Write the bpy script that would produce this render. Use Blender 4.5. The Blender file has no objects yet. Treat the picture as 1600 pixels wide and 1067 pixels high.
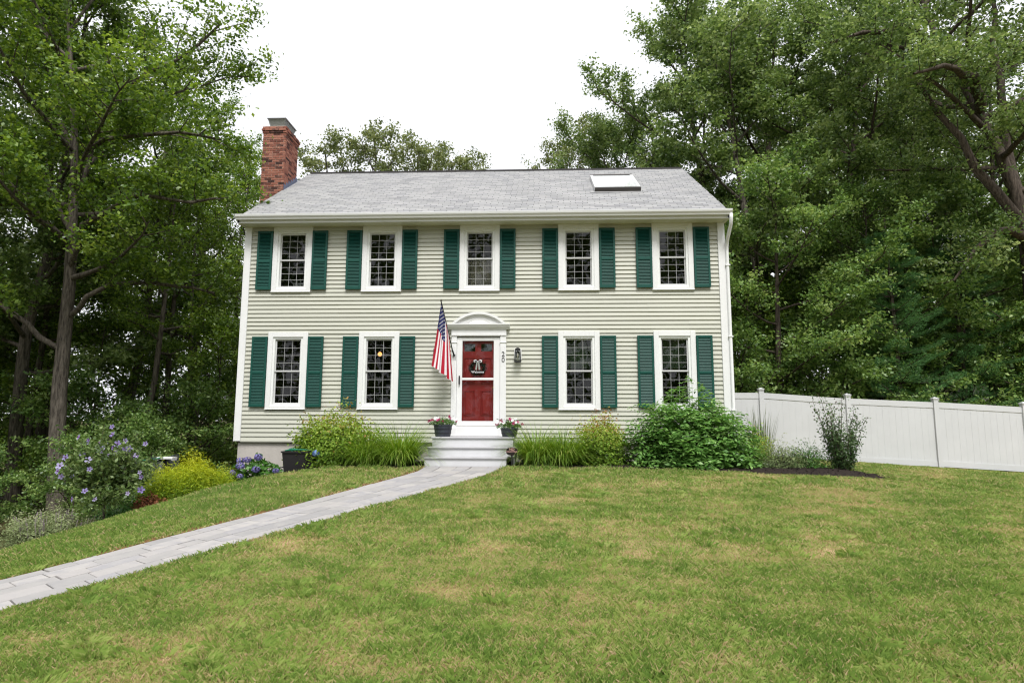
import bpy, math, random
import numpy as np
from mathutils import Matrix, Vector
R = math.radians
sc = bpy.context.scene
# ------------------------------------------------------------------ camera
CAM = (7.1523, -14.4739, 0.97)
PITCH, YAW, ROLL = 0.1269, -0.0417, 0.0027
fw = Vector((math.sin(YAW)*math.cos(PITCH), math.cos(YAW)*math.cos(PITCH), math.sin(PITCH)))
rt = Vector((math.cos(YAW), -math.sin(YAW), 0)); up = rt.cross(fw)
r2 = rt*math.cos(ROLL)+up*math.sin(ROLL); u2 = up*math.cos(ROLL)-rt*math.sin(ROLL)
cd = bpy.data.cameras.new('camera'); cam = bpy.data.objects.new('camera', cd); sc.collection.objects.link(cam)
cd.sensor_width = 36; cd.lens = 962.08/1600*36; cd.clip_end = 2000
cam.matrix_world = Matrix(((r2.x, u2.x, -fw.x, CAM[0]), (r2.y, u2.y, -fw.y, CAM[1]), (r2.z, u2.z, -fw.z, CAM[2]), (0, 0, 0, 1)))
sc.camera = cam
# ------------------------------------------------------------------ sky, sun, exposure
SUN_EL, SUN_AZ = R(58), R(168)          # azimuth measured from +Y clockwise (behind the photographer, to the right)
w = bpy.data.worlds.new('World'); sc.world = w; w.use_nodes = True
nt = w.node_tree; nt.nodes.clear()
sky = nt.nodes.new('ShaderNodeTexSky'); sky.sky_type = 'NISHITA'; sky.sun_disc = False
sky.sun_elevation = SUN_EL; sky.sun_rotation = SUN_AZ; sky.air_density = 1.0; sky.dust_density = 4.0
hs = nt.nodes.new('ShaderNodeHueSaturation'); hs.inputs['Saturation'].default_value = 0.12
mx = nt.nodes.new('ShaderNodeMix'); mx.data_type = 'RGBA'; mx.inputs[0].default_value = 0.82   # closed white cloud cover
mx.inputs[7].default_value = (9.6, 9.8, 10.2, 1)
bg = nt.nodes.new('ShaderNodeBackground'); bg.inputs[1].default_value = 0.085
wo = nt.nodes.new('ShaderNodeOutputWorld')
nt.links.new(sky.outputs[0], hs.inputs['Color']); nt.links.new(hs.outputs[0], mx.inputs[6])
nt.links.new(mx.outputs[2], bg.inputs[0]); nt.links.new(bg.outputs[0], wo.inputs[0])
sl = bpy.data.lights.new('sun', 'SUN'); sl.energy = 2.6; sl.angle = R(20); sl.color = (1, .98, .95)
sun = bpy.data.objects.new('sun', sl); sc.collection.objects.link(sun)
sdir = Vector((math.sin(SUN_AZ)*math.cos(SUN_EL), math.cos(SUN_AZ)*math.cos(SUN_EL), math.sin(SUN_EL)))
sun.rotation_euler = (-sdir).to_track_quat('-Z', 'Y').to_euler(); sun.location = (0, -20, 30)
sc.view_settings.view_transform = 'Standard'; sc.view_settings.look = 'None'
sc.view_settings.exposure = 0.68; sc.view_settings.gamma = 1
sc.cycles.max_bounces = 8; sc.cycles.transparent_max_bounces = 16
sc.cycles.use_adaptive_sampling = False; sc.cycles.use_denoising = True; sc.cycles.denoiser = 'OPENIMAGEDENOISE'; sc.cycles.denoising_input_passes = 'RGB_ALBEDO_NORMAL'; sc.cycles.denoising_prefilter = 'ACCURATE'; sc.cycles.filter_width = 1.2; sc.cycles.sample_clamp_indirect = 4

# ------------------------------------------------------------------ helpers
COL = sc.collection
rnd = random.Random(7)
def S(r, g, b):
    return tuple(((c/255)/12.92 if c/255 <= .04045 else ((c/255+.055)/1.055)**2.4) for c in (r, g, b))
MATS = {}
def node_mat(name):
    m = bpy.data.materials.new(name); m.use_nodes = True; m.node_tree.nodes.clear()
    n = m.node_tree.nodes; o = n.new('ShaderNodeOutputMaterial')
    return m, n, m.node_tree.links, o
def pmat(name, col, rough=.6, var=.12, scale=6, bump=0, bscale=60, spec=.4, metal=0, stretch=(1, 1, 1), rand=0, emit=None):
    """painted / mineral surface: base colour with two scales of procedural variation, optional relief and per-piece tone"""
    if name in MATS: return MATS[name]
    m, n, L, o = node_mat(name)
    p = n.new('ShaderNodeBsdfPrincipled'); p.inputs['Roughness'].default_value = rough
    p.inputs['Specular IOR Level'].default_value = spec; p.inputs['Metallic'].default_value = metal
    g = n.new('ShaderNodeNewGeometry'); mp = n.new('ShaderNodeMapping'); mp.inputs['Scale'].default_value = stretch
    L.new(g.outputs['Position'], mp.inputs[0])
    t = n.new('ShaderNodeTexNoise'); t.inputs['Scale'].default_value = scale; t.inputs['Detail'].default_value = 6; t.inputs['Roughness'].default_value = .65
    L.new(mp.outputs[0], t.inputs[0])
    mr = n.new('ShaderNodeMapRange'); mr.inputs[1].default_value = .25; mr.inputs[2].default_value = .75
    mr.inputs[3].default_value = 1-var; mr.inputs[4].default_value = 1+var
    L.new(t.outputs[0], mr.inputs[0]); val = mr.outputs[0]
    if rand:
        oi = n.new('ShaderNodeObjectInfo'); at = n.new('ShaderNodeAttribute'); at.attribute_name = 'tint'
        ad = n.new('ShaderNodeMath'); ad.operation = 'ADD'; L.new(oi.outputs['Random'], ad.inputs[0]); L.new(at.outputs['Fac'], ad.inputs[1])
        fr = n.new('ShaderNodeMath'); fr.operation = 'FRACT'; L.new(ad.outputs[0], fr.inputs[0])
        m2 = n.new('ShaderNodeMapRange'); m2.inputs[3].default_value = 1-rand; m2.inputs[4].default_value = 1+rand; L.new(fr.outputs[0], m2.inputs[0])
        mu = n.new('ShaderNodeMath'); mu.operation = 'MULTIPLY'; L.new(val, mu.inputs[0]); L.new(m2.outputs[0], mu.inputs[1]); val = mu.outputs[0]
    sca = n.new('ShaderNodeVectorMath'); sca.operation = 'SCALE'; sca.inputs[0].default_value = col[:3]; L.new(val, sca.inputs['Scale'])
    L.new(sca.outputs[0], p.inputs['Base Color'])
    if bump:
        t2 = n.new('ShaderNodeTexNoise'); t2.inputs['Scale'].default_value = bscale; t2.inputs['Detail'].default_value = 4; L.new(mp.outputs[0], t2.inputs[0])
        b = n.new('ShaderNodeBump'); b.inputs['Strength'].default_value = bump; b.inputs['Distance'].default_value = .02; L.new(t2.outputs[0], b.inputs['Height']); L.new(b.outputs[0], p.inputs['Normal'])
    if emit: p.inputs['Emission Color'].default_value = (*col[:3], 1); p.inputs['Emission Strength'].default_value = emit
    L.new(p.outputs[0], o.inputs[0]); MATS[name] = m; return m
def ramp_mat(name, cols, rough=.7, trans=0, spec=.3, orand=1.0, bump=0, noise=0, nscale=8):
    """colour picked per piece / per leaf from a list of colours (attribute tint + object random)"""
    if name in MATS: return MATS[name]
    m, n, L, o = node_mat(name)
    at = n.new('ShaderNodeAttribute'); at.attribute_name = 'tint'; oi = n.new('ShaderNodeObjectInfo')
    k = n.new('ShaderNodeMath'); k.operation = 'MULTIPLY_ADD'; k.inputs[1].default_value = orand; L.new(oi.outputs['Random'], k.inputs[0]); L.new(at.outputs['Fac'], k.inputs[2])
    val = k.outputs[0]
    if orand >= 1:
        fr = n.new('ShaderNodeMath'); fr.operation = 'FRACT'; L.new(val, fr.inputs[0]); val = fr.outputs[0]
    if noise:
        g = n.new('ShaderNodeNewGeometry'); t = n.new('ShaderNodeTexNoise'); t.inputs['Scale'].default_value = nscale; t.inputs['Detail'].default_value = 5; L.new(g.outputs['Position'], t.inputs[0])
        q = n.new('ShaderNodeMath'); q.operation = 'MULTIPLY_ADD'; q.inputs[1].default_value = noise; L.new(t.outputs[0], q.inputs[0]); L.new(val, q.inputs[2])
        s2 = n.new('ShaderNodeMath'); s2.operation = 'SUBTRACT'; s2.inputs[1].default_value = noise*.5; L.new(q.outputs[0], s2.inputs[0]); val = s2.outputs[0]
    r = n.new('ShaderNodeValToRGB'); e = r.color_ramp.elements
    while len(e) < len(cols): e.new(.5)
    for i, c in enumerate(cols): e[i].position = i/(len(cols)-1); e[i].color = (*c[:3], 1)
    L.new(val, r.inputs[0])
    p = n.new('ShaderNodeBsdfPrincipled'); p.inputs['Roughness'].default_value = rough; p.inputs['Specular IOR Level'].default_value = spec
    L.new(r.outputs[0], p.inputs['Base Color']); out = p.outputs[0]
    if trans:
        tr = n.new('ShaderNodeBsdfTranslucent'); hv = n.new('ShaderNodeHueSaturation'); hv.inputs['Hue'].default_value = .485; hv.inputs['Saturation'].default_value = 1.1; hv.inputs['Value'].default_value = 1.25
        L.new(r.outputs[0], hv.inputs['Color']); L.new(hv.outputs[0], tr.inputs[0])
        ms = n.new('ShaderNodeMixShader'); ms.inputs[0].default_value = trans; L.new(p.outputs[0], ms.inputs[1]); L.new(tr.outputs[0], ms.inputs[2]); out = ms.outputs[0]
    L.new(out, o.inputs[0]); MATS[name] = m; return m
def glass_mat(name, tint=(.92, .95, .94), k=1.3, bump=.1):
    m, n, L, o = node_mat(name)
    tr = n.new('ShaderNodeBsdfTransparent'); tr.inputs[0].default_value = (*tint, 1)
    gl = n.new('ShaderNodeBsdfGlossy'); gl.inputs['Roughness'].default_value = .015
    fr = n.new('ShaderNodeFresnel'); fr.inputs[0].default_value = 1.5
    mu = n.new('ShaderNodeMath'); mu.operation = 'MULTIPLY'; mu.inputs[1].default_value = k; mu.use_clamp = True; L.new(fr.outputs[0], mu.inputs[0])
    t = n.new('ShaderNodeTexNoise'); t.inputs['Scale'].default_value = 1.4; g = n.new('ShaderNodeNewGeometry'); L.new(g.outputs['Position'], t.inputs[0])
    b = n.new('ShaderNodeBump'); b.inputs['Strength'].default_value = bump; b.inputs['Distance'].default_value = .05; L.new(t.outputs[0], b.inputs['Height']); L.new(b.outputs[0], gl.inputs['Normal'])
    ms = n.new('ShaderNodeMixShader'); L.new(mu.outputs[0], ms.inputs[0]); L.new(tr.outputs[0], ms.inputs[1]); L.new(gl.outputs[0], ms.inputs[2]); L.new(ms.outputs[0], o.inputs[0])
    return m

class MB:
    def __init__(s): s.v = []; s.f = []; s.m = []
    def add(s, vs, fs, mi=0):
        b = len(s.v); s.v += [tuple(v) for v in vs]; s.f += [tuple(i+b for i in f) for f in fs]; s.m += [mi]*len(fs); return s
    def box(s, x0, x1, y0, y1, z0, z1, mi=0):
        return s.add([(x0, y0, z0), (x1, y0, z0), (x1, y1, z0), (x0, y1, z0), (x0, y0, z1), (x1, y0, z1), (x1, y1, z1), (x0, y1, z1)],
                     [(0, 3, 2, 1), (4, 5, 6, 7), (0, 1, 5, 4), (1, 2, 6, 5), (2, 3, 7, 6), (3, 0, 4, 7)], mi)
    def bbox(s, x0, x1, y0, y1, z0, z1, b=.004):
        """box with chamfered front (-y) edges"""
        return s.add([(x0, y1, z0), (x1, y1, z0), (x1, y1, z1), (x0, y1, z1), (x0, y0+b, z0), (x1, y0+b, z0), (x1, y0+b, z1), (x0, y0+b, z1),
                      (x0+b, y0, z0+b), (x1-b, y0, z0+b), (x1-b, y0, z1-b), (x0+b, y0, z1-b)],
                     [(0, 3, 2, 1), (0, 1, 5, 4), (1, 2, 6, 5), (2, 3, 7, 6), (3, 0, 4, 7), (4, 5, 9, 8), (5, 6, 10, 9), (6, 7, 11, 10), (7, 4, 8, 11), (8, 9, 10, 11)])
    def prism_x(s, prof, x0, x1):
        n = len(prof)
        return s.add([(x0, y, z) for y, z in prof]+[(x1, y, z) for y, z in prof],
                     [tuple(range(n)), tuple(range(2*n-1, n-1, -1))]+[(i, i+n, (i+1) % n+n, (i+1) % n) for i in range(n)])
    def prism_y(s, prof, y0, y1):
        n = len(prof)
        return s.add([(x, y0, z) for x, z in prof]+[(x, y1, z) for x, z in prof],
                     [tuple(range(n)), tuple(range(2*n-1, n-1, -1))]+[(i, i+n, (i+1) % n+n, (i+1) % n) for i in range(n)])
    def tube(s, pts, rad, n=8, caps=True):
        pts = [Vector(p) for p in pts]; rs = rad if isinstance(rad, (list, tuple)) else [rad]*len(pts)
        b = len(s.v); ref = None
        for i, p in enumerate(pts):
            d = (pts[min(i+1, len(pts)-1)]-pts[max(i-1, 0)]).normalized()
            if ref is None: ref = d.orthogonal().normalized()
            a = (ref-d*ref.dot(d)); a = a.normalized() if a.length > 1e-6 else d.orthogonal().normalized(); ref = a; c = d.cross(a)
            for k in range(n):
                t = 2*math.pi*k/n; s.v.append(tuple(p+(a*math.cos(t)+c*math.sin(t))*rs[i]))
        for i in range(len(pts)-1):
            for k in range(n):
                s.f.append((b+i*n+k, b+i*n+(k+1) % n, b+(i+1)*n+(k+1) % n, b+(i+1)*n+k)); s.m.append(0)
        if caps:
            s.f.append(tuple(b+k for k in range(n-1, -1, -1))); s.f.append(tuple(b+(len(pts)-1)*n+k for k in range(n))); s.m += [0, 0]
        return s
    def lathe(s, prof, c=(0, 0, 0), n=20):
        b = len(s.v)
        for r, z in prof:
            for k in range(n): t = 2*math.pi*k/n; s.v.append((c[0]+r*math.cos(t), c[1]+r*math.sin(t), c[2]+z))
        for i in range(len(prof)-1):
            for k in range(n): s.f.append((b+i*n+k, b+i*n+(k+1) % n, b+(i+1)*n+(k+1) % n, b+(i+1)*n+k)); s.m.append(0)
        s.f.append(tuple(b+k for k in range(n-1, -1, -1))); s.f.append(tuple(b+(len(prof)-1)*n+k for k in range(n))); s.m += [0, 0]
        return s
    def mesh(s, name, mat=None, smooth=False):
        me = bpy.data.meshes.new(name); me.from_pydata(s.v, [], s.f)
        for m in (mat if isinstance(mat, (list, tuple)) else [mat]):
            if m: me.materials.append(m)
        if isinstance(mat, (list, tuple)): me.polygons.foreach_set('material_index', s.m)
        if smooth: me.polygons.foreach_set('use_smooth', [True]*len(me.polygons))
        me.update(); return me
    def build(s, name, mat, parent=None, smooth=False, **k): return put(name, s.mesh(name, mat, smooth), parent, **k)
def put(name, me, parent=None, loc=None, rz=None, scale=None, **props):
    o = bpy.data.objects.new(name, me); COL.objects.link(o)
    if parent is not None: o.parent = parent
    if loc is not None: o.location = loc
    if rz is not None: o.rotation_euler[2] = rz
    if scale is not None: o.scale = scale if isinstance(scale, (tuple, list)) else (scale,)*3
    for k, v in props.items():
        if v is not None: o[k] = v
    return o
def thing(name, label, cat, loc=(0, 0, 0), rz=0, group=None, scale=None):
    return put(name, None, None, loc, rz, scale, label=label, category=cat, group=group)
def np_mesh(name, verts, faces, mat, tint=None, smooth=False):
    """fast mesh from numpy arrays; faces (N,3) or (N,4)"""
    me = bpy.data.meshes.new(name); nv = len(verts); nf, k = faces.shape
    me.vertices.add(nv); me.vertices.foreach_set('co', np.ascontiguousarray(verts, np.float32).ravel())
    me.loops.add(nf*k); me.loops.foreach_set('vertex_index', np.ascontiguousarray(faces, np.int32).ravel())
    me.polygons.add(nf); me.polygons.foreach_set('loop_start', np.arange(0, nf*k, k, dtype=np.int32)); me.polygons.foreach_set('loop_total', np.full(nf, k, np.int32))
    if tint is not None:
        a = me.attributes.new('tint', 'FLOAT', 'POINT'); a.data.foreach_set('value', np.ascontiguousarray(tint, np.float32))
    if smooth: me.polygons.foreach_set('use_smooth', np.ones(nf, bool))
    me.materials.append(mat); me.update(calc_edges=True); me.validate(); return me
def text_mesh(txt, size, mat, depth=.004, align='CENTER'):
    c = bpy.data.curves.new('lettering', 'FONT'); c.body = txt; c.size = size; c.extrude = depth; c.align_x = align; c.align_y = 'CENTER'; c.resolution_u = 3
    o = bpy.data.objects.new('lettering', c); COL.objects.link(o); bpy.context.view_layer.update()
    me = bpy.data.meshes.new_from_object(o.evaluated_get(bpy.context.evaluated_depsgraph_get())); bpy.data.objects.remove(o)
    me.transform(Matrix.Rotation(R(90), 4, 'X')); me.materials.clear(); me.materials.append(mat); return me
def smooth_path(P, n):
    P = np.array(P, float); t = np.r_[0, np.cumsum(np.linalg.norm(np.diff(P, axis=0), axis=1))]; u = np.linspace(0, t[-1], n)
    return np.stack([np.interp(u, t, P[:, k]) for k in range(P.shape[1])], 1)
def inpoly(x, y, poly):
    x = np.asarray(x); y = np.asarray(y); r = np.zeros(x.shape, bool); n = len(poly)
    for i in range(n):
        (x0, y0), (x1, y1) = poly[i], poly[(i+1) % n]
        if y0 == y1: continue
        c = ((y0 > y) != (y1 > y)) & (x < (x1-x0)*(y-y0)/(y1-y0)+x0); r ^= c
    return r
_nr = np.random.default_rng(3)
_K = [(_nr.normal(0, 1, (14, 2)), _nr.uniform(0, 6.28, 14)) for _ in range(6)]
def noise2(x, y, f, k=0):
    A, ph = _K[k]; s = 0
    for i in range(14): s = s+np.sin((A[i, 0]*x+A[i, 1]*y)*f+ph[i])
    return s/3.7

# ------------------------------------------------------------------ terrain
LX = [-60, -6, -3, -1.1, -.65, -.22, .39, .83, 1.39, 1.65, 2.15, 3.0, 4.2]
LZ = [-1.6, -1.42, -1.3, -.96, -.835, -.72, -.55, -.355, -.2, -.135, -.1, -.02, 0]
CREST = [(2.2, -1.9), (1.39, -2.66), (.83, -3.19), (.39, -3.6), (-.22, -4.18), (-.65, -4.58), (-1.1, -5.0), (-2.4, -6.6)]
def ground_z(x, y):
    x = np.asarray(x, float); y = np.asarray(y, float)
    z = -.048*np.clip(-1.7-y, 0, 40)
    z = z+(np.interp(x-.12, LX, LZ)+np.interp(x, LX, LZ)+np.interp(x+.12, LX, LZ))/3
    s = (x-2.2)*-.72+(y+1.9)*.69                       # behind the crest of the left bank
    z = z-.2*np.clip(s, 0, 1.3)*np.clip((2.3-x)/1.2, 0, 1)
    z = z-.06*np.clip(x-13, 0, 9)
    return z
def G(x, y): return float(ground_z(x, y))
def axis(lo, hi, f0, f1, st):
    a = list(np.arange(f0, f1+1e-6, st)); k = st
    b = f1
    while b < hi: k *= 1.35; b += k; a.append(b)
    b = f0; k = st
    while b > lo: k *= 1.35; b -= k; a.insert(0, b)
    return np.array(a)
gx, gy = axis(-700, 700, -8, 26, .3), axis(-500, 900, -15, 8, .3)
X, Y = np.meshgrid(gx, gy); Z = ground_z(X, Y)-.03+.012*noise2(X, Y, 2.2, 1)
nx, ny = len(gx), len(gy)
idx = np.arange(nx*ny).reshape(ny, nx)
quads = np.stack([idx[:-1, :-1], idx[:-1, 1:], idx[1:, 1:], idx[1:, :-1]], -1).reshape(-1, 4)
M_soil = ramp_mat('leaf_litter', [S(58, 48, 36), S(92, 76, 54), S(70, 74, 44), S(110, 92, 66)], rough=.95, noise=1.4, nscale=3, orand=0, spec=.1)
o = put('ground', np_mesh('ground', np.stack([X, Y, Z], -1).reshape(-1, 3), quads, M_soil, np.full(nx*ny, .5), True), kind='structure')

BED_R = [(6.5, -.02), (6.5, -1.68), (7.2, -1.72), (7.9, -1.75), (9.2, -1.85), (10.4, -2.2), (12, -2.65), (13.3, -2.98), (13.75, -2.7), (13.4, -1.6), (12.9, .3), (12.8, 3.2), (11.62, 3.2), (11.62, -.02)]
BED_L = [(4.82, -.02), (4.82, -1.75), (4.55, -1.98), (4.0, -1.9), (3.0, -1.72), (2.3, -1.78), (1.42, -2.6), (.83, -3.12), (.39, -3.53), (-.22, -4.1), (-.65, -4.5), (-1.15, -5.0), (-1.55, -5.3), (-1.9, -4.4), (-1.5, -2.6), (-.9, -.6), (-.5, 2.0), (-.02, 2), (-.02, -.02)]
FARE = [(2.536, -9.154), (2.80, -8.72), (3.03, -8.1), (3.274, -7.452), (3.56, -6.654), (3.83, -5.9), (4.478, -3.7), (4.68, -3.05), (4.84, -2.258), (4.82, -1.57)]
NEARE = [(3.278, -9.983), (3.469, -9.617), (3.658, -9.134), (3.887, -8.534), (4.162, -7.844), (4.379, -7.35), (5.028, -5.83), (5.29, -5.15), (5.598, -4.362), (6.048, -3.257), (6.43, -1.95), (6.44, -1.57)]
FARE = [(.9, -11.3), (1.75, -10.1)]+FARE; NEARE = [(1.9, -12.4), (2.6, -11.1)]+NEARE
PATH = FARE+NEARE[::-1]
LAWN = [(4.7, -1.6), (4.5, -1.93), (4.0, -1.86), (3.0, -1.7), (2.3, -1.75)]+[(-1.15, -5.0), (-1.6, -5.6), (-2.3, -7.0), (-3.0, -9), (-3.4, -16), (26, -16), (26, 3.3), (12.85, 3.3), (12.95, .3), (13.4, -1.5), (13.7, -2.6), (13.3, -2.95), (12, -2.62), (10.4, -2.15), (9.2, -1.8), (6.4, -1.64)]
LAWN = [(4.7, -1.6), (4.5, -1.93), (4.0, -1.86), (3.0, -1.7), (2.3, -1.75), (1.42, -2.57), (.83, -3.09), (.39, -3.5), (-.22, -4.07), (-.65, -4.47), (-1.15, -4.97)]+LAWN[6:]
# lawn sheet (thatch and soil under the blades)
lx, ly = np.arange(-3.4, 26, .12), np.arange(-16, 3.3, .12)
X, Y = np.meshgrid(lx, ly)
inside = inpoly(X, Y, LAWN) & ~inpoly(X, Y, PATH)
def patch(x, y):
    """0 lush green .. 1 dry straw"""
    p = .375+.06*noise2(x, y, .75, 0)+.10*noise2(x, y, 2.1, 2)+.12*noise2(x, y, 5.2, 3)+.18*noise2(x, y, 12.0, 4)
    p = p-.15*np.sin((x*.78-y*.62)*2.9+.6*np.sin(y))*np.clip((x-8)/3, 0, 1)      # mowing stripes
    p = p-.32*np.clip((4.1-x)/2.5, 0, 1)*(x < 5)         # the left bank is greener
    return np.clip(p, 0, 1)
nx, ny = len(lx), len(ly); idx = np.arange(nx*ny).reshape(ny, nx)
q = np.stack([idx[:-1, :-1], idx[:-1, 1:], idx[1:, 1:], idx[1:, :-1]], -1).reshape(-1, 4)
q = q[inside.reshape(-1)[q].all(1)]
used, inv = np.unique(q, return_inverse=True)
M_thatch = ramp_mat('lawn_thatch', [S(92, 100, 54), S(118, 112, 70), S(142, 124, 88), S(160, 136, 106)], rough=.95, noise=.9, nscale=14, orand=0, spec=.1)
V = np.stack([X, Y, ground_z(X, Y)+.004], -1).reshape(-1, 3)[used]
put('lawn', np_mesh('lawn', V, inv.reshape(-1, 4), M_thatch, patch(V[:, 0], V[:, 1]), True), kind='structure')
def sheet(name, poly, dz, mat, st=.1, amp=.0):
    xs = [p[0] for p in poly]; ys = [p[1] for p in poly]
    a, b = np.arange(min(xs), max(xs)+st, st), np.arange(min(ys), max(ys)+st, st); X, Y = np.meshgrid(a, b); n, m = len(a), len(b)
    ins = inpoly(X, Y, poly); idx = np.arange(n*m).reshape(m, n)
    q = np.stack([idx[:-1, :-1], idx[:-1, 1:], idx[1:, 1:], idx[1:, :-1]], -1).reshape(-1, 4); q = q[ins.reshape(-1)[q].all(1)]
    u, inv = np.unique(q, return_inverse=True)
    Z = ground_z(X, Y)+dz+(amp*(noise2(X, Y, 9, 4)+noise2(X, Y, 23, 5)) if amp else 0)
    return put(name, np_mesh(name, np.stack([X, Y, Z], -1).reshape(-1, 3)[u], inv.reshape(-1, 4), mat, np.full(len(u), .5), True), kind='structure')
M_mulch = ramp_mat('mulch', [S(24, 20, 19), S(40, 33, 30), S(58, 48, 42)], rough=.95, noise=1.6, nscale=40, orand=0, spec=.15)
sheet('mulch_bed', BED_R, .02, M_mulch, .07, .010); sheet('mulch_bed', BED_L, .02, M_mulch, .07, .010)
M_asph = pmat('asphalt', (.055, .055, .06), .9, .25, 3, .5, 90)
sheet('driveway', [(-1.95, -5.2), (-2.2, -4.2), (-2.3, -2.2), (-4.6, -2.0), (-6.5, -6), (-7.5, -16), (-3.45, -16), (-3.05, -9), (-2.35, -7)], .012, M_asph, .15)
M_bare = ramp_mat('dry_edge', [S(96, 72, 46), S(150, 116, 78), S(110, 100, 60)], rough=.95, noise=1.6, nscale=20, orand=0, spec=.1)

# ------------------------------------------------------------------ paved path, one object per paver
M_bed = pmat('joint_sand', S(92, 86, 78), .95, .3, 20)
path = put('path', None, None, kind='structure')
A = smooth_path(FARE, 60); B = smooth_path(NEARE, 60)
mb = MB(); n = len(A)
vs = [];
for a, b in zip(A, B): vs += [(a[0], a[1], G(*a)+.008), (b[0], b[1], G(*b)+.008)]
mb.add(vs, [(2*i, 2*i+1, 2*i+3, 2*i+2) for i in range(n-1)]); mb.build('joint_bed', M_bed, path)
M_pav = ramp_mat('paver_stone', [S(142, 140, 140), S(152, 149, 147), S(160, 156, 154), S(146, 144, 146), S(165, 161, 158)], rough=.85, noise=.7, nscale=7, orand=1, spec=.25)
cuts = [0, .20, .42, .60, .82, 1.0]
mid = (A+B)/2; tl = np.r_[0, np.cumsum(np.linalg.norm(np.diff(mid, axis=0), axis=1))]; LEN = tl[-1]
def pp(s, f):
    i = s/LEN*(n-1); k = min(int(i), n-2); t = i-k; a = A[k]*(1-t)+A[k+1]*t; b = B[k]*(1-t)+B[k+1]*t; p = a*(1-f)+b*f
    return p[0], p[1], G(p[0], p[1])
for j in range(5):
    s = 0 if j % 2 else .18
    first = True
    while s < LEN-.05:
        l = rnd.choice((.24, .32, .42, .5)) if not first else .3; first = False
        e = min(s+l, LEN)
        if LEN-e < .12: e = LEN
        g = .005; f0, f1 = cuts[j]+.005, cuts[j+1]-.005
        dz = rnd.uniform(-.003, .004)
        c = [pp(s+g, f0), pp(s+g, f1), pp(e-g, f1), pp(e-g, f0)]; cx = sum(p[0] for p in c)/4; cy = sum(p[1] for p in c)/4
        lo = [(p[0], p[1], p[2]-.02) for p in c]; md = [(p[0], p[1], p[2]+.016+dz) for p in c]
        hi = [(p[0]+(cx-p[0])*.03, p[1]+(cy-p[1])*.03, p[2]+.021+dz) for p in c]
        m = MB().add(lo+md+hi, [(0, 1, 5, 4), (1, 2, 6, 5), (2, 3, 7, 6), (3, 0, 4, 7), (4, 5, 9, 8), (5, 6, 10, 9), (6, 7, 11, 10), (7, 4, 8, 11), (8, 9, 10, 11)])
        m.build('paver', M_pav, path); s = e
# dry strip of dead grass along the far edge of the path
C0 = smooth_path(FARE, 80); vs = []
for i, a in enumerate(C0):
    k = np.array([-.9, .42]); wdt = .10+.06*math.sin(i*1.7)+.04*math.sin(i*4.1); b = a+k*wdt
    vs += [(a[0], a[1], G(*a)+.016), (b[0], b[1], G(*b)+.014)]
MB().add(vs, [(2*i+1, 2*i, 2*i+2, 2*i+3) for i in range(len(C0)-1)]).build('bare_soil_strip', M_bare, path)

# ------------------------------------------------------------------ house
W, D = 11.58, 8.2
ZS, ZB, ZE, ZR = 5.66, .475, 5.80, 8.77           # soffit, bottom of siding, eave, ridge
YE, YR, OV = -.39, 4.10, .07
M_side = pmat('vinyl_siding', S(183, 183, 171), .55, .05, 1.6, .08, 40, rand=.025, stretch=(.25, 1, 1))
M_white = pmat('white_trim', S(222, 222, 222), .5, .035, 2.5, .03, 30)
M_vinyl = pmat('window_vinyl', S(226, 227, 226), .4, .03, 4)
M_munt = pmat('muntin_grey', S(164, 164, 164), .45, .04, 5)
M_sash = pmat('sash_grey', S(196, 196, 196), .45, .04, 5)
M_green = pmat('shutter_green', S(13, 70, 61), .5, .12, 5, .04, 60, spec=.35)
M_conc = pmat('foundation_concrete', S(178, 172, 166), .9, .12, 3, .25, 40, stretch=(1, 1, .35))
M_roofb = pmat('roof_deck', S(84, 84, 86), .9)
M_shing = ramp_mat('asphalt_shingle', [S(134, 134, 136), S(150, 150, 150), S(158, 157, 157), S(143, 143, 145)], rough=.95, noise=.6, nscale=60, orand=1, spec=.1)
M_black = pmat('black_metal', (.018, .018, .02), .45, .2, 10)
M_vent_shadow = pmat('vent_shadow_grey', S(52, 50, 50), .9)  # black shadow line of the ridge, painted as the vent's dark grey
M_room = pmat('interior_paint', S(118, 112, 104), .9, .1, 2)
M_floor = pmat('interior_floor', S(92, 70, 50), .6)
M_glass = glass_mat('window_glass', k=1.3); M_storm = glass_mat('storm_glass', k=.55, bump=.02)
house = thing('house', 'two storey sage green clapboard house with dark green shutters and grey roof', 'house')
WX_U = [1.172, 3.385, 5.763, 8.141, 10.373]; WX_L = [1.169, 3.378, 8.126, 10.357]; WW = .971
ZU0, ZU1, ZL0, ZL1 = 4.045, 5.66, 1.22, 3.05
DOORX0, DOORX1, DZ0, DZ1 = 5.243, 6.24, .62, 2.92
opens = [(x-.40, x+.40, ZU0+.07, ZU1-.12) for x in WX_U]+[(x-.40, x+.40, ZL0+.07, ZL1-.12) for x in WX_L]+[(DOORX0+.02, DOORX1-.02, DZ0, DZ1-.02)]
def strips(z0, z1, x0, x1, pad):
    """free x-intervals of a band between the openings"""
    cut = sorted([(a-pad, b+pad) for a, b, c, d in opens if c-pad < z1-1e-4 and d+pad > z0+1e-4]); r = []; x = x0
    for a, b in cut:
        if a > x: r.append((x, a))
        x = max(x, b)
    if x < x1: r.append((x, x1))
    return r
zs = sorted({ZB-.05, ZS+.02}|{z for o_ in opens for z in o_[2:4]})
mb = MB()
for a, b in zip(zs[:-1], zs[1:]):
    for x0, x1 in strips(a, b, .02, W-.02, 0): mb.box(x0, x1, .012, .15, a, b)
mb.build('front_wall', M_room, house)
MB().box(.02, .15, .15, D-.15, -1.2, ZS+.02).box(W-.15, W-.02, .15, D-.15, -1.2, ZS+.02).build('side_walls', M_room, house, kind='stuff')
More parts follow.
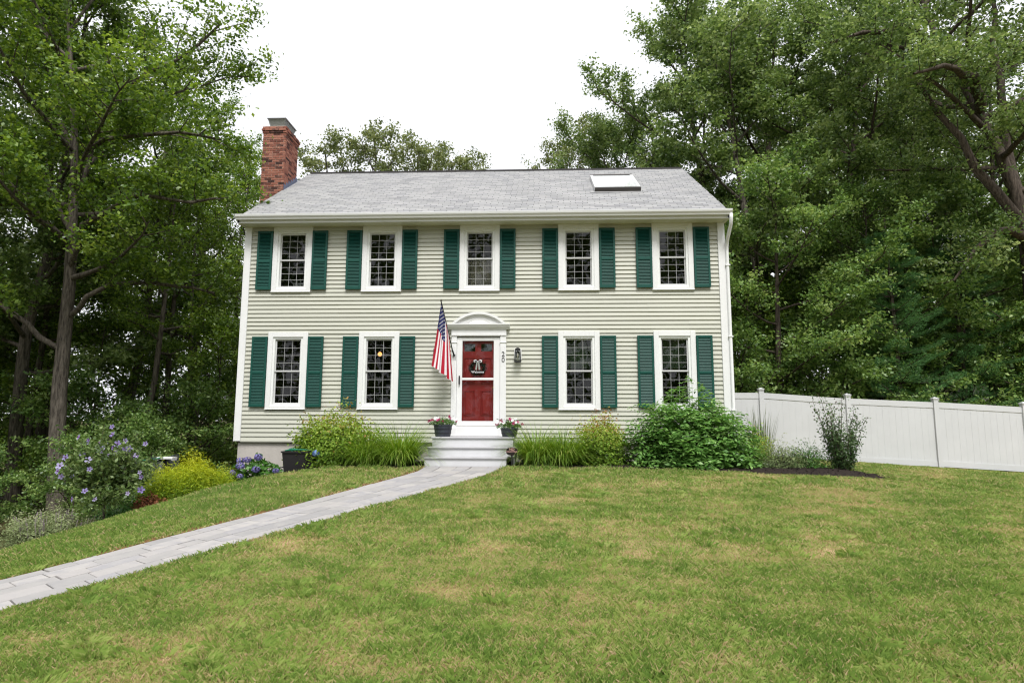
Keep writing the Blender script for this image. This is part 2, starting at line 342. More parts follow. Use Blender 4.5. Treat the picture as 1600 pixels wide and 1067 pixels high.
MB().box(.02, W-.02, D-.15, D-.02, -1.2, ZS+.02).build('back_wall', M_side, house)
MB().box(.15, W-.15, .15, D-.15, .62, .75).build('ground_floor', M_floor, house)
MB().box(.15, W-.15, .15, D-.15, 3.22, 3.45).build('upper_floor', M_room, house)
MB().box(.15, W-.15, .15, D-.15, ZS+.03, ZS+.13).build('attic_floor', M_room, house)
for x in (4.6, 7.0): MB().box(x, x+.1, .15, D-.15, .75, 3.22).build('partition', M_room, house)
MB().box(.15, W-.15, 4.0, 4.1, 3.45, ZS+.03).build('partition', M_room, house)
# foundation: board-marked concrete
MB().box(.05, W-.05, .03, D-.05, -2.4, ZB+.01).build('foundation', M_conc, house)
# siding: every course cut round the openings
EXP = .1016; z = ZB; NC = 0
prof = lambda z0, z1: [(-.028, z0), (-.012, z1+.012), (.010, z1+.012), (.010, z0)]
while z < ZS-.02:
    z1 = min(z+EXP, ZS-.004)
    pad = .055
    for x0, x1 in strips(z, z1, .10, W-.10, pad):
        cu = [x0]+[c for c in ((NC//2*1.37) % 3.7+.3+3.7*k for k in range(4)) if x0+.5 < c < x1-.5 and x1-x0 > 3]+[x1]
        for i_, (a, b) in enumerate(zip(cu[:-1], cu[1:])):          # lengths of siding lapped over each other
            if b-a > .03:
                e = .0022*(i_ % 2); MB().prism_x([(-.036-e, z), (-.033-e, z+.006), (-.011-e, z1), (.008, z1), (.008, z)], a, b+(.02 if b < x1 else 0)).build('clapboard', M_side, house)
    z = z1; NC += 1
# side walls clad as well
for sx, nm in ((0, 'left'), (W, 'right')):
    mb = MB(); z = ZB
    while z < ZR-.25:
        z1 = z+EXP; d = -1 if sx == 0 else 1
        half = (D/2-.1) if z1 < ZS else max(0, (ZR-.15-z1)/((ZR-ZE)/(YR-YE)))
        a, b = (.1, D-.1) if z1 < ZS else (YR-half, YR+half)
        if b-a > .1:
            vs = [(sx+d*.018, y, z) for y in (a, b)]+[(sx, y, z1) for y in (a, b)]+[(sx-d*.03, y, z1) for y in (a, b)]+[(sx-d*.03, y, z) for y in (a, b)]
            mb.add(vs, [(0, 1, 3, 2), (2, 3, 5, 4), (4, 5, 7, 6), (6, 7, 1, 0)])
        z = z1
    mb.build('gable_cladding', M_side, house, kind='stuff')
# corner boards
for x0, x1 in ((-.012, .135), (W-.135, W+.012)):
    MB().bbox(x0, x1, -.056, .03, ZB-.012, ZS-.002, .005).build('corner_board', M_white, house)
for x0, x1 in ((-.03, -.012), (W+.012, W+.03)):
    MB().box(x0, x1, -.052, .12, ZB-.012, ZS-.002).build('corner_board', M_white, house)
MB().box(.135, W-.135, -.034, -.004, ZB-.03, ZB-.002).build('starter_strip', M_side, house)
# soffit, fascia, gutter
MB().box(-OV, W+OV, YE+.03, .02, ZS, ZS+.02).build('soffit', pmat('soffit_vinyl', S(206, 204, 184), .6, .03), house)
mb = MB(); x = .02
for k in range(150):
    x = .04+k*(W-.08)/150; mb.box(x, x+.012, YE+.05, -.01, ZS-.004, ZS-.001)
mb.build('soffit_ribs', pmat('soffit_vinyl', S(206, 204, 184), .6, .03), house, kind='stuff')
MB().box(-OV, W+OV, YE, YE+.03, ZS-.005, ZE+.03).build('fascia', M_white, house)
g0 = ZE-.075
MB().prism_x([(YE-.005, g0), (YE-.075, g0), (YE-.085, g0+.03), (YE-.115, g0+.07), (YE-.125, g0+.115), (YE-.11, g0+.125), (YE-.10, g0+.115), (YE-.09, g0+.06), (YE-.06, g0+.02), (YE-.005, g0+.02)], -OV-.02, W+OV+.03).build('gutter', pmat('gutter_white', S(222, 222, 222), .35, .04, 3, spec=.5), house)
# rake and frieze boards on the gables
SLP = (ZR-ZE)/(YR-YE); TH = math.atan(SLP)
def roof_z(y): return ZE+(y-YE)*SLP if y <= YR else ZR-(y-YR)*SLP
for x0, x1 in ((-OV-.012, -.02), (W+.02, W+OV+.012)):
    MB().prism_x([(YE, ZE-.13), (YE, ZE-.012), (YR, ZR-.012), (2*YR-YE, ZE-.012), (2*YR-YE, ZE-.13), (YR, ZR-.16)], x0, x1).build('rake_board', M_white, house)
# roof deck and shingles
roof = MB().prism_x([(YE-.04, ZE-.07), (YE-.04, ZE-.04*SLP-.004), (YR, ZR-.004), (2*YR-YE+.04, ZE-.04*SLP-.004), (2*YR-YE+.04, ZE-.07), (YR, ZR-.08)], -OV, W+OV).build('roof', M_roofb, house)
SLEN = math.hypot(YR-YE+.05, ZR-ZE); ROWS = int(SLEN/.127); TW = .3048
cs, sn = math.cos(TH), math.sin(TH)
def on_roof(s, h): return (YE-.05+s*cs-h*sn, ZE-.05*SLP+s*sn+h*cs+.003)
def tab(mb, x0, x1, s0, tint=0):
    s1 = s0+.16; t = .007
    P = [(s0, 0), (s0, t), (s1, .0015), (s1, 0)]; v = [on_roof(a, b) for a, b in P]
    mb.add([(x0, *p) for p in v]+[(x1, *p) for p in v], [(0, 4, 5, 1), (1, 5, 6, 2), (0, 1, 2, 3), (7, 6, 5, 4)])
rest = MB(); tints = []; cnt = 0
for r in range(ROWS):
    off = (r % 2)*TW/2+(r % 3)*.02; x = -OV-.01-off
    while x < W+OV:
        a, b = max(x+.007, -OV-.014), min(x+TW-.007, W+OV+.014)
        if b-a > .02:
            if cnt < 300 and r < 8:
                m = MB(); tab(m, a, b, r*.127); m.build('shingle', M_shing, house); cnt += 1
            else:
                k0 = len(rest.v); tab(rest, a, b, r*.127); tints += [rnd.random()]*(len(rest.v)-k0)
        x += TW
me = rest.mesh('shingle_field', M_shing); at = me.attributes.new('tint', 'FLOAT', 'POINT'); at.data.foreach_set('value', tints)
put('shingle_field', me, house, kind='stuff')
MB().prism_x([(YR-.13, ZR-.08), (YR-.12, ZR-.01), (YR, ZR+.035), (YR+.12, ZR-.01), (YR+.13, ZR-.08)], -OV+.05, W+OV-.05).build('ridge_vent', M_vent_shadow, house)  # vent coloured dark to draw the shadow along the ridge
# skylight on the front slope
sk = put('skylight', None, house)
x0, x1, s0, s1 = 8.70, 9.92, (1.50-YE)/cs, (3.0-YE)/cs
def rb(mb, xa, xb, sa, sb, ha, hb):
    v = [on_roof(s, h) for s, h in ((sa, ha), (sb, ha), (sb, hb), (sa, hb))]
    return mb.add([(xa, *p) for p in v]+[(xb, *p) for p in v], [(0, 1, 2, 3), (7, 6, 5, 4), (0, 4, 5, 1), (1, 5, 6, 2), (2, 6, 7, 3), (3, 7, 4, 0)])
M_skf = pmat('skylight_frame', S(74, 70, 68), .4, .1)
rb(MB(), x0, x1, s0, s0+.11, 0, .12).build('skylight_frame', M_skf, sk); rb(MB(), x0, x1, s1-.10, s1, 0, .12).build('skylight_frame', M_skf, sk)
M_skl = pmat('skylight_side', S(200, 200, 200), .35, .05)
rb(MB(), x0, x0+.08, s0+.11, s1-.10, 0, .115).build('skylight_frame', M_skl, sk); rb(MB(), x1-.08, x1, s0+.11, s1-.10, 0, .115).build('skylight_frame', M_skl, sk)
m_, n_, L_, o_ = node_mat('skylight_glass'); p_ = n_.new('ShaderNodeBsdfPrincipled'); p_.inputs['Base Color'].default_value = (.75, .77, .78, 1); p_.inputs['Roughness'].default_value = .06; p_.inputs['Specular IOR Level'].default_value = .9; p_.inputs['Coat Weight'].default_value = 1; L_.new(p_.outputs[0], o_.inputs[0])
rb(MB(), x0+.08, x1-.08, s0+.11, s1-.10, .02, .10).build('pane', m_, sk)
rb(MB(), x0-.12, x1+.14, s0-.10, s0-.001, .010, .016).build('flashing', pmat('lead_flashing', S(150, 150, 150), .6), sk)
# downspout
M_gut = pmat('gutter_white', S(222, 222, 222), .35, .04)
dx = W+.075
MB().tube([(dx, YE-.06, g0+.02), (dx, YE-.06, g0-.08), (dx, YE-.02, g0-.22), (dx-.01, -.12, g0-.52), (dx-.01, -.06, g0-.66), (dx-.01, -.055, g0-.8), (dx-.01, -.055, .22), (dx, -.10, .12), (dx+.25, -.65, .06)], .042, 10).build('downspout', M_gut, house, smooth=True)
for zz in (4.6, 2.9, 1.2): MB().box(dx-.062, dx+.044, -.105, -.02, zz, zz+.03).build('strap', M_gut, house)
# ---- windows
def window_parts(h):
    P = []; w2 = WW/2; ci = w2-.118; b0 = .066; t0 = h-.118
    P.append(('casing', MB().bbox(-w2, -ci, -.06, .03, 0, h).mesh('casing', M_white), (0, 0, 0)))
    P.append(('casing', MB().bbox(ci, w2, -.06, .03, 0, h).mesh('casing', M_white), (0, 0, 0)))
    P.append(('casing', MB().bbox(-ci, ci, -.058, .03, t0, h).mesh('casing', M_white), (0, 0, 0)))
    P.append(('sill', MB().bbox(-w2-.004, w2+.004, -.072, .03, -.016, 0, .003).bbox(-ci, ci, -.059, .03, 0, b0).mesh('sill', M_white), (0, 0, 0)))
    fi = ci-.052; fb = b0+.045; ft = t0-.045
    m = MB().box(-ci, -fi, -.034, .06, b0, t0).box(fi, ci, -.034, .06, b0, t0).box(-fi, fi, -.033, .06, ft, t0).box(-fi, fi, -.033, .06, b0, fb)
    P.append(('window_frame', m.mesh('window_frame', M_vinyl), (0, 0, 0)))
    midz = (fb+ft)/2+.01
    for nm, za, zb_, y in (('upper', midz-.018, ft, .004), ('lower', fb, midz+.018, .03)):
        s = .030; m = MB().box(-fi, -fi+s, y, y+.022, za, zb_).box(fi-s, fi, y, y+.022, za, zb_).box(-fi+s, fi-s, y, y+.022, zb_-.036, zb_).box(-fi+s, fi-s, y, y+.022, za, za+.036)
        P.append(('sash', m.mesh('sash', M_sash), (0, 0, 0)))
        gx0, gx1, gz0, gz1 = -fi+s, fi-s, za+.036, zb_-.036; cw, rh = (gx1-gx0)/3, (gz1-gz0)/4
        m = MB()
        for k in (1, 2): m.box(gx0+cw*k-.004, gx0+cw*k+.004, y+.003, y+.012, gz0, gz1)
        for k in (1, 2, 3): m.box(gx0, gx1, y+.0035, y+.0125, gz0+rh*k-.004, gz0+rh*k+.004)
        P.append(('muntins', m.mesh('muntins', M_munt), (0, 0, 0)))
        pm = MB().add([(0, 0, 0), (cw, 0, 0), (cw, 0, rh), (0, 0, rh)], [(0, 1, 2, 3)]).mesh('pane', M_glass)
        for i in range(3):
            for j in range(4): P.append(('pane', pm, (gx0+cw*i, y+.014, gz0+rh*j)))
    return P
def shutter_parts(h):
    ww = .375; st = .048; P = []
    zr = [(0, .075), (h*.485-.035, h*.485+.035), (h-.06, h)]
    m = MB().bbox(0, st, -.045, -.005, 0, h).bbox(ww-st, ww, -.045, -.005, 0, h)
    for a, b in zr: m.bbox(st, ww-st, -.043, -.005, a, b)
    P.append(('shutter_frame', m.mesh('shutter_frame', M_green), None))
    m = MB()
    for (a, b) in ((zr[0][1], zr[1][0]), (zr[1][1], zr[2][0])):
        nl = int((b-a)/.034); dz = (b-a)/nl
        for k in range(nl):
            z0 = a+k*dz; m.add([(st, -.040, z0), (ww-st, -.040, z0), (ww-st, -.014, z0+dz*1.12), (st, -.014, z0+dz*1.12), (st, -.034, z0-.002), (ww-st, -.034, z0-.002)], [(0, 1, 2, 3), (4, 5, 1, 0)])
        m.box(st, ww-st, -.012, -.008, a, b)
    P.append(('louvers', m.mesh('louvers', M_green), 'stuff'))
    return P
for xs_, z0, z1, row in ((WX_U, ZU0, ZU1, 'upper'), (WX_L, ZL0, ZL1, 'lower')):
    P = window_parts(z1-z0); Q = shutter_parts(z1-z0-.15)
    for i, x in enumerate(xs_):
        wn = put('window', None, house, (x, 0, z0))
        ta, tb = rnd.uniform(-.004, .022), rnd.uniform(-.012, .012); tc = rnd.uniform(-.012, .012)
        for q_, (nm, me, l) in enumerate(P):
            ob = put(nm, me, wn, l)
            if nm == 'pane': ob.rotation_euler = ((ta if q_ < 19 else tb), 0, tc)
        for s in (-1, 1):
            sh = put('shutter', None, house, (x+s*(WW/2+.008)-(.375 if s < 0 else 0), -.042, z0+.042))
            for nm, me, kd in Q: put(nm, me, sh, (0, 0, 0), kind=kd)
M_curt = pmat('curtain_cloth', S(196, 190, 178), .9, .1, 5)
def curtain_or_lit_sheet(x0, x1, z0, z1, y=.26):
    n = 40; vs = []
    for i in range(n+1):
        xx = x0+(x1-x0)*i/n; yy = y+.02*math.sin(i*1.9)
        vs += [(xx, yy, z0), (xx, yy, z1)]
    return MB().add(vs, [(2*i, 2*i+2, 2*i+3, 2*i+1) for i in range(n)])
curtain_or_lit_sheet(5.42, 6.1, 4.15, 4.85).build('curtain_or_lit_sheet', M_curt, house)
curtain_or_lit_sheet(7.78, 8.48, 2.2, 2.95, .3).build('curtain_or_lit_sheet', pmat('green_lit_sheet', S(120, 140, 118), .9), house)  # green light in the window's upper half, painted as a green sheet
curtain_or_lit_sheet(10.0, 10.7, 2.2, 2.95, .3).build('curtain_or_lit_sheet', pmat('green_lit_sheet', S(120, 140, 118), .9), house)  # same painted green light behind the rightmost lower window

# ---- door surround
sur = put('door_surround', None, house)
px0, px1 = 5.118, 6.413
for a, b in ((px0, DOORX0), (DOORX1+.03, px1)):
    pl_ = put('pilaster', MB().bbox(a, b, -.075, .01, .60, 2.94, .006).mesh('pilaster', M_white), sur)
    MB().bbox(a-.012, b+.012, -.092, -.01, .60, .80).build('plinth', M_white, pl_); MB().bbox(a-.008, b+.008, -.088, -.01, 2.78, 2.80, .003).build('astragal', M_white, pl_)
    for k in range(4):
        fx = a+.018+(b-a-.036)*(k+.5)/4; MB().box(fx-.006, fx+.006, -.081, -.074, .88, 2.70).build('flute', M_white, pl_)
en = MB().bbox(px0-.005, px1+.005, -.085, .01, 2.94, 3.10).mesh('entablature', M_white); en = put('entablature', en, sur)
for k in range(38):
    fx = px0+.01+(px1-px0-.02)*(k+.5)/38; MB().box(fx-.009, fx+.009, -.103, -.084, 2.955, 2.985).build('dentil', M_white, en)
MB().prism_x([(.0, 3.10), (-.10, 3.10), (-.12, 3.13), (-.15, 3.15), (-.17, 3.19), (-.18, 3.20), (-.18, 3.225), (0, 3.225)], px0-.085, px1+.085).build('cornice', M_white, sur)
cxm = (px0+px1)/2; hw = (px1-px0)/2-.02; rise = .27; Rr = (hw*hw+rise*rise)/(2*rise); zc = 3.225+rise-Rr
def arc(rr, k, n=24):
    a0 = math.asin(hw/Rr); return [(cxm+rr*math.sin(-a0+2*a0*i/n), zc+rr*math.cos(-a0+2*a0*i/n)) for i in range(n+1)][::k]
outer, inner = arc(Rr, 1), arc(Rr-.055, 1)
MB().prism_y([(x, max(z, 3.226)) for x, z in outer][::-1]+[(cxm-hw, 3.226)], -.11, .0).build('tympanum', M_white, sur)
for (ra, rb_, y) in ((Rr+.012, Rr-.045, -.175), (Rr-.045, Rr-.075, -.145)):
    a, b = arc(ra, 1), arc(rb_, 1)
    m = MB()
    for i in range(24):
        q = [a[i], a[i+1], b[i+1], b[i]]
        m.add([(x, y, max(z, 3.226)) for x, z in q]+[(x, -.11, max(z, 3.226)) for x, z in q], [(0, 3, 2, 1), (4, 5, 6, 7), (0, 1, 5, 4), (1, 2, 6, 5), (2, 3, 7, 6), (3, 0, 4, 7)])
    m.build('arch_moulding', M_white, sur)
fr_ = MB()
for k in range(11):          # fan rays of the sunburst
    a = R(-78+156*k/10); c0 = Vector((cxm, 0, 3.235)); d = Vector((math.sin(a)*1.75, 0, math.cos(a)*.78))
    p, q_ = c0+d*.13, c0+d*.255; s_ = Vector((math.cos(a), 0, -math.sin(a)))*.008
    MB().add([p-s_+Vector((0, -.118, 0)), p+s_+Vector((0, -.118, 0)), q_+s_*1.8+Vector((0, -.118, 0)), q_-s_*1.8+Vector((0, -.118, 0)), p-s_+Vector((0, -.109, 0)), p+s_+Vector((0, -.109, 0)), q_+s_*1.8+Vector((0, -.109, 0)), q_-s_*1.8+Vector((0, -.109, 0))],
             [(0, 1, 2, 3), (0, 4, 5, 1), (1, 5, 6, 2), (2, 6, 7, 3), (3, 7, 4, 0)]).build('sunburst_ray', M_white, sur)
MB().bbox(px0+.12, px1-.12, -.07, .01, .60, .83).build('kick_board', M_white, sur)
num = put('house_number', None, house)
for t_, zz in (('2', 2.505), ('0', 2.37)): put('digit', text_mesh(t_, .16, M_black), num, (6.345, -.083, zz))
# ---- red door behind the storm door
M_red = pmat('door_red', S(150, 42, 42), .3, .12, 3, .03, 30, spec=.5)
dr = put('door', None, house)
dx0, dx1, dz0, dz1 = DOORX0+.06, DOORX1-.06, .86, 2.88
lz0, lz1 = 2.59, 2.77; cxd = (dx0+dx1)/2
lit = [(cxd-.33, cxd-.07, lz0, lz1), (cxd+.07, cxd+.33, lz0, lz1)]
m = MB(); zz = [dz0, lz0, lz1, dz1]
m.box(dx0, dx1, .05, .09, dz0, lz0).box(dx0, dx1, .05, .09, lz1, dz1)
for a, b in ((dx0, lit[0][0]), (lit[0][1], lit[1][0]), (lit[1][1], dx1)): m.box(a, b, .05, .09, lz0, lz1)
m.build('door_leaf', M_red, dr)
for a, b, c, d in lit: MB().box(a, b, .068, .074, c, d).build('pane', M_glass, dr)
for a, b in ((cxd-.33, cxd-.07), (cxd+.07, cxd+.33)):
    for c, d in ((1.08, 1.66), (1.82, 2.44)):
        pn = put('door_panel', MB().bbox(a+.035, b-.035, .036, .05, c+.035, d-.035, .012).mesh('door_panel', M_red), dr)
        m = MB()
        for q in ((a, a+.02, c, d), (b-.02, b, c, d), (a+.02, b-.02, c, c+.02), (a+.02, b-.02, d-.02, d)): m.bbox(q[0], q[1], .028, .05, q[2], q[3], .008)
        m.build('panel_moulding', M_red, pn)
MB().lathe([(.026, 0), (.03, .012), (.012, .02), (.012, .04), (.028, .05), (.03, .07), (.012, .08)], n=14).build('door_knob', pmat('brass', S(150, 120, 60), .3, .1, metal=1), dr, True, loc=(dx1-.07, .05, 1.72)).rotation_euler = (R(90), 0, 0)
MB().box(dx0-.04, dx1+.04, .03, .10, .80, .858).build('threshold', pmat('threshold_wood', S(150, 110, 80), .6), house)
sd = put('storm_door', None, house)
sx0, sx1, sz0, sz1 = DOORX0+.004, DOORX1+.026, .84, 2.915; gx0_, gx1_ = 5.375, 6.119
for a, b, c, d in ((sx0, gx0_, sz0, sz1), (gx1_, sx1, sz0, sz1)): MB().bbox(a, b, -.045, -.012, c, d).build('stile', M_white, sd)
for c, d in ((sz0, .945), (1.90, 1.955), (2.83, sz1)): MB().bbox(gx0_, gx1_, -.043, -.014, c, d).build('rail', M_white, sd)
for c, d in ((.945, 1.90), (1.955, 2.83)): MB().add([(gx0_, -.028, c), (gx1_, -.028, c), (gx1_, -.028, d), (gx0_, -.028, d)], [(0, 1, 2, 3)]).build('pane', M_storm, sd)
MB().box(gx0_-.075, gx0_-.045, -.09, -.06, 1.80, 2.0).box(gx0_-.07, gx0_-.05, -.06, -.045, 1.82, 1.84).box(gx0_-.07, gx0_-.05, -.06, -.045, 1.96, 1.98).build('handle', M_black, sd)
# ---- chimney: every brick
chim = put('chimney', None, house)
CX0, CX1, CY0, CY1, CT = -.72, -.06, 2.05, 2.98, 9.12
M_mort = pmat('mortar', S(190, 174, 164), .95, .15, 20)
M_brick = ramp_mat('brick', [S(56, 44, 43), S(112, 70, 62), S(146, 96, 82), S(162, 112, 96), S(130, 80, 68), S(170, 122, 106), S(70, 50, 48)], rough=.9, noise=.25, nscale=14, orand=1, spec=.15)
MB().box(CX0+.012, CX1-.012, CY0+.012, CY1-.012, -1.5, CT+.18).build('chimney_core', M_mort, chim)
bl, bh, bd = .192, .052, .09; bm = MB().box(0, bl, 0, bd, 0, bh).mesh('brick', M_brick)
hm = MB().box(0, .0925, 0, bd, 0, bh).mesh('brick', M_brick)
z = 7.0; r = 0; nb = 0
ch = bh+.015
while z < CT+.16:
    ex = 0 if z < CT-.02 else (.02 if z < CT+.05 else .04 if z < CT+.11 else .02)
    # front face
    x = CX0-ex; k = 0
    L_ = CX1-CX0+2*ex; half = r % 2
    if half: put('brick', hm, chim, (x, CY0-ex, z)); x += .1025
    while x < CX1+ex-.05:
        rem = CX1+ex-x; fit = min(1, rem/bl)
        put('brick', bm, chim, (x, CY0-ex, z), scale=(fit if rem < bl+.03 else 1, 1, 1)); x += bl+.010
    # right face above the roof
    y = CY0+ (.1025 if not half else 0)-ex
    if half: y = CY0+bd+.01-ex
    while y < CY1+ex-.05:
        ln = min(bl, CY1+ex-y)
        if z > roof_z(y)-.12: put('brick', bm, chim, (CX1+ex-.0+.0005, y, z), R(90), (ln/bl, 1, 1))
        y += ln+.010
    z += ch; r += 1
# stepped lead flashing on the roof side
M_lead = pmat('lead_flashing_blue', S(96, 104, 128), .5, .2, 12)
for k in range(6):
    y = CY0+.02+k*.155; zz = roof_z(y+.155); MB().box(CX1+.0035, CX1+.008, y, y+.17, roof_z(y)-.02, zz+.10).build('step_flashing', M_lead, chim)
M_steel = pmat('chimney_cap_steel', S(150, 150, 150), .35, .15, 6, metal=.6)
zt = z; cc = put('flue_cap', None, chim); mx_, my_ = (CX0+CX1)/2, (CY0+CY1)/2
m = MB(); a, b = .18, .30; zz0, zz1 = zt, zt+.27
m.add([(mx_-a, my_-b, zz0), (mx_+a, my_-b, zz0), (mx_+a, my_+b, zz0), (mx_-a, my_+b, zz0), (mx_-a-.07, my_-b-.07, zz1), (mx_+a+.07, my_-b-.07, zz1), (mx_+a+.07, my_+b+.07, zz1), (mx_-a-.07, my_+b+.07, zz1)], [(0, 1, 5, 4), (1, 2, 6, 5), (2, 3, 7, 6), (3, 0, 4, 7)])
m.build('flue_shroud', M_steel, cc)
MB().box(mx_-a-.10, mx_+a+.10, my_-b-.10, my_+b+.10, zz1+.003, zz1+.025).build('cap_lid', M_steel, cc)
for sx in (-1, 1):
    for sy in (-1, 1): MB().tube([(mx_+sx*a, my_+sy*b, zz0), (mx_+sx*(a+.07), my_+sy*(b+.07), zz1)], .014, 6).build('corner_bar', M_steel, cc)
MB().box(CX0+.03, CX1-.03, CY0+.03, CY1-.03, zt-.01, zt+.02).build('crown_mortar', M_mort, chim)
# ------------------------------------------------------------------ front steps
st = thing('front_steps', 'white front steps with three treads up to the red door', 'steps', (0, 0, 0))
M_step = pmat('step_white', S(200, 200, 203), .6, .06, 3, .05, 30)
M_tread = pmat('tread_grey', S(168, 167, 170), .7, .10, 5, .08, 40)
LV = [(4.86, 6.62, -1.00, .60), (4.82, 6.66, -1.28, .40), (4.80, 6.50, -1.56, .20)]
for i, (a, b, y, zt_) in enumerate(LV):
    yb = LV[i-1][2] if i else -.09
    MB().bbox(a-.02, b+.02, y-.03, yb+.01, zt_-.03, zt_, .006).build('tread', M_tread, st)
    MB().box(a, b, y, y+.02, zt_-.20-(.06 if i == 2 else -.001), zt_-.031).build('riser', M_step, st)
    MB().box(a, a+.02, y+.021, -.09, -.05, zt_-.032-(i == 0)*.0).build('side_panel', M_step, st)
    MB().box(b-.02, b, y+.021, -.09, -.05, zt_-.033).build('side_panel', M_step, st)

# ------------------------------------------------------------------ foliage tools
def unit(a): return a/np.maximum(np.linalg.norm(a, axis=-1, keepdims=True), 1e-9)
def leaf_mesh(name, C, Nn, U, L, Wd, mat, tint, fold=.12, droop=0):
    """kite-shaped leaves: centre C, normal Nn, direction U, length L, width Wd"""
    n = len(C); U = unit(U-Nn*np.sum(U*Nn, 1, keepdims=True)); Sd = np.cross(Nn, U); L = np.asarray(L).reshape(-1, 1)*np.ones((n, 1)); Wd = np.asarray(Wd).reshape(-1, 1)*np.ones((n, 1))
    V = np.empty((n, 4, 3)); V[:, 0] = C-U*L*.5; V[:, 1] = C+Sd*Wd*.5+Nn*Wd*fold-U*L*.05; V[:, 2] = C+U*L*.5-Nn*L*droop; V[:, 3] = C-Sd*Wd*.5+Nn*Wd*fold-U*L*.05
    return np_mesh(name, V.reshape(-1, 3), np.arange(n*4).reshape(n, 4), mat, np.repeat(tint, 4))
def rand_dirs(rng, n, upb=0.0):
    v = rng.normal(0, 1, (n, 3)); v[:, 2] += upb; return unit(v)
class Branches:
    def __init__(s): s.mb = MB()
    def add(s, pts, r0, r1, n=7):
        k = len(pts); s.mb.tube(pts, [r0+(r1-r0)*(i/(k-1)) for i in range(k)], n, caps=False)
def curve_branch(rng, p, d, length, n, up=.25, wob=.12):
    pts = [np.array(p, float)]; d = np.array(d, float); d /= np.linalg.norm(d); st = length/n
    for i in range(n):
        d = d+rng.normal(0, wob, 3)+np.array([0, 0, up/n]); d /= np.linalg.norm(d); pts.append(pts[-1]+d*st)
    return np.array(pts)
def at_path(P, t):
    i = t*(len(P)-1); k = min(int(i), len(P)-2); f = i-k; return P[k]*(1-f)+P[k+1]*f, unit(P[k+1]-P[k])
def build_tree(name, seed, H=14, RC=4.5, tr=.22, base=.32, nl=16, nsub=7, ntw=5, nleaf=46, leaf=.12, trunk=None, limbs=(), mats=None, lw=.62, prof=None, spread=.145, flat=.6, droop=.0, up=.5, low_elev=8, lr=.36):
    rng = np.random.default_rng(seed); br = Branches()
    if trunk is None:
        trunk = [np.array([0, 0, -.3])]; d = np.array([rng.normal(0, .03), rng.normal(0, .03), 1])
        for i in range(14): d = d+np.array([rng.normal(0, .05), rng.normal(0, .05), .12]); d /= np.linalg.norm(d); trunk.append(trunk[-1]+d*H/14)
    T = smooth_path(trunk, 18); k = len(T)
    rad = [tr*(1.35 if i == 0 else 1.08 if i == 1 else 1)*max(.12, (1-i/(k-1)))**.8 for i in range(k)]
    br.mb.tube(T, rad, 10, caps=False)
    prim = []
    for lm in limbs:
        Pm = smooth_path(lm, 9); Pm[1:-1] += rng.normal(0, .06, Pm[1:-1].shape); br.add(Pm, tr*lr, .03, 8); prim.append((Pm, 1.0))
    prof = prof or (lambda t: math.sin(math.pi*min(1, .18+.80*t))**.7)
    for i in range(nl):
        t = base+(1-base)*(i+rng.uniform(0, .8))/nl; t = min(t, .985); p, d = at_path(T, t); az = i*2.4+rng.uniform(-.4, .4); q = (t-base)/(1-base)
        el = R(low_elev+55*q**1.3+rng.uniform(-8, 8)); ln = RC*prof(q)*rng.uniform(.75, 1.12)
        dd = np.array([math.cos(az)*math.cos(el), math.sin(az)*math.cos(el), math.sin(el)])
        Pm = curve_branch(rng, p, dd, ln, 7, up*.7, .10); br.add(Pm, max(.02, tr*.38*(1-q*.6)), .014, 6); prim.append((Pm, ln/RC))
    tw = []
    for Pm, f in prim:
        L0 = np.linalg.norm(np.diff(Pm, axis=0), axis=1).sum()
        ns = max(3, int(nsub*min(1.4, L0/3.2)))
        for j in range(ns):
            t = .22+.78*(j+rng.uniform(.1, .9))/ns; p, d = at_path(Pm, min(t, .99)); a = unit(np.cross(d, [0, 0, 1])+1e-6); sg = 1 if j % 2 else -1
            dd = d*rng.uniform(.4, .9)+a*sg*rng.uniform(.5, 1)+np.array([0, 0, rng.uniform(-.15, .5)]); ln = (.45+.26*L0*(1-.55*t))*rng.uniform(.7, 1.2)
            Sb = curve_branch(rng, p, dd, ln, 4, .3, .14); br.add(Sb, .018, .007, 4)
            for m in range(ntw):
                tt = .25+.75*(m+rng.uniform(0, 1))/ntw; p2, d2 = at_path(Sb, min(tt, .99)); dd = d2*.6+rand_dirs(rng, 1)[0]*.8; dd[2] = dd[2]*.5+.08; l2 = rng.uniform(.3, .75)
                tw.append((p2, p2+unit(dd)*l2))
    tw = np.array(tw); nt_ = len(tw); N = nt_*nleaf
    tx = rng.uniform(0, 1.1, (nt_, nleaf, 1)); Cc = tw[:, None, 0]*(1-tx)+tw[:, None, 1]*tx+rng.normal(0, 1, (nt_, nleaf, 3))*np.array([spread, spread, spread*flat]); Cc = Cc.reshape(-1, 3)
    Nn = rand_dirs(rng, N, 1.1); U = rand_dirs(rng, N); U[:, 2] -= .35; U = unit(U)
    sz = leaf*rng.uniform(.65, 1.3, N)
    clump = np.repeat(rng.normal(0, .13, nt_), nleaf); ht = np.zeros(N)
    tint = np.clip(.45+clump*1.3+rng.normal(0, .2, N), 0, 1)
    bark, lf = mats
    bm_ = br.mb.mesh(name+'_trunk', bark, True)
    return bm_, leaf_mesh(name+'_crown', Cc, Nn, U, sz, sz*lw, lf, tint, .14, droop)
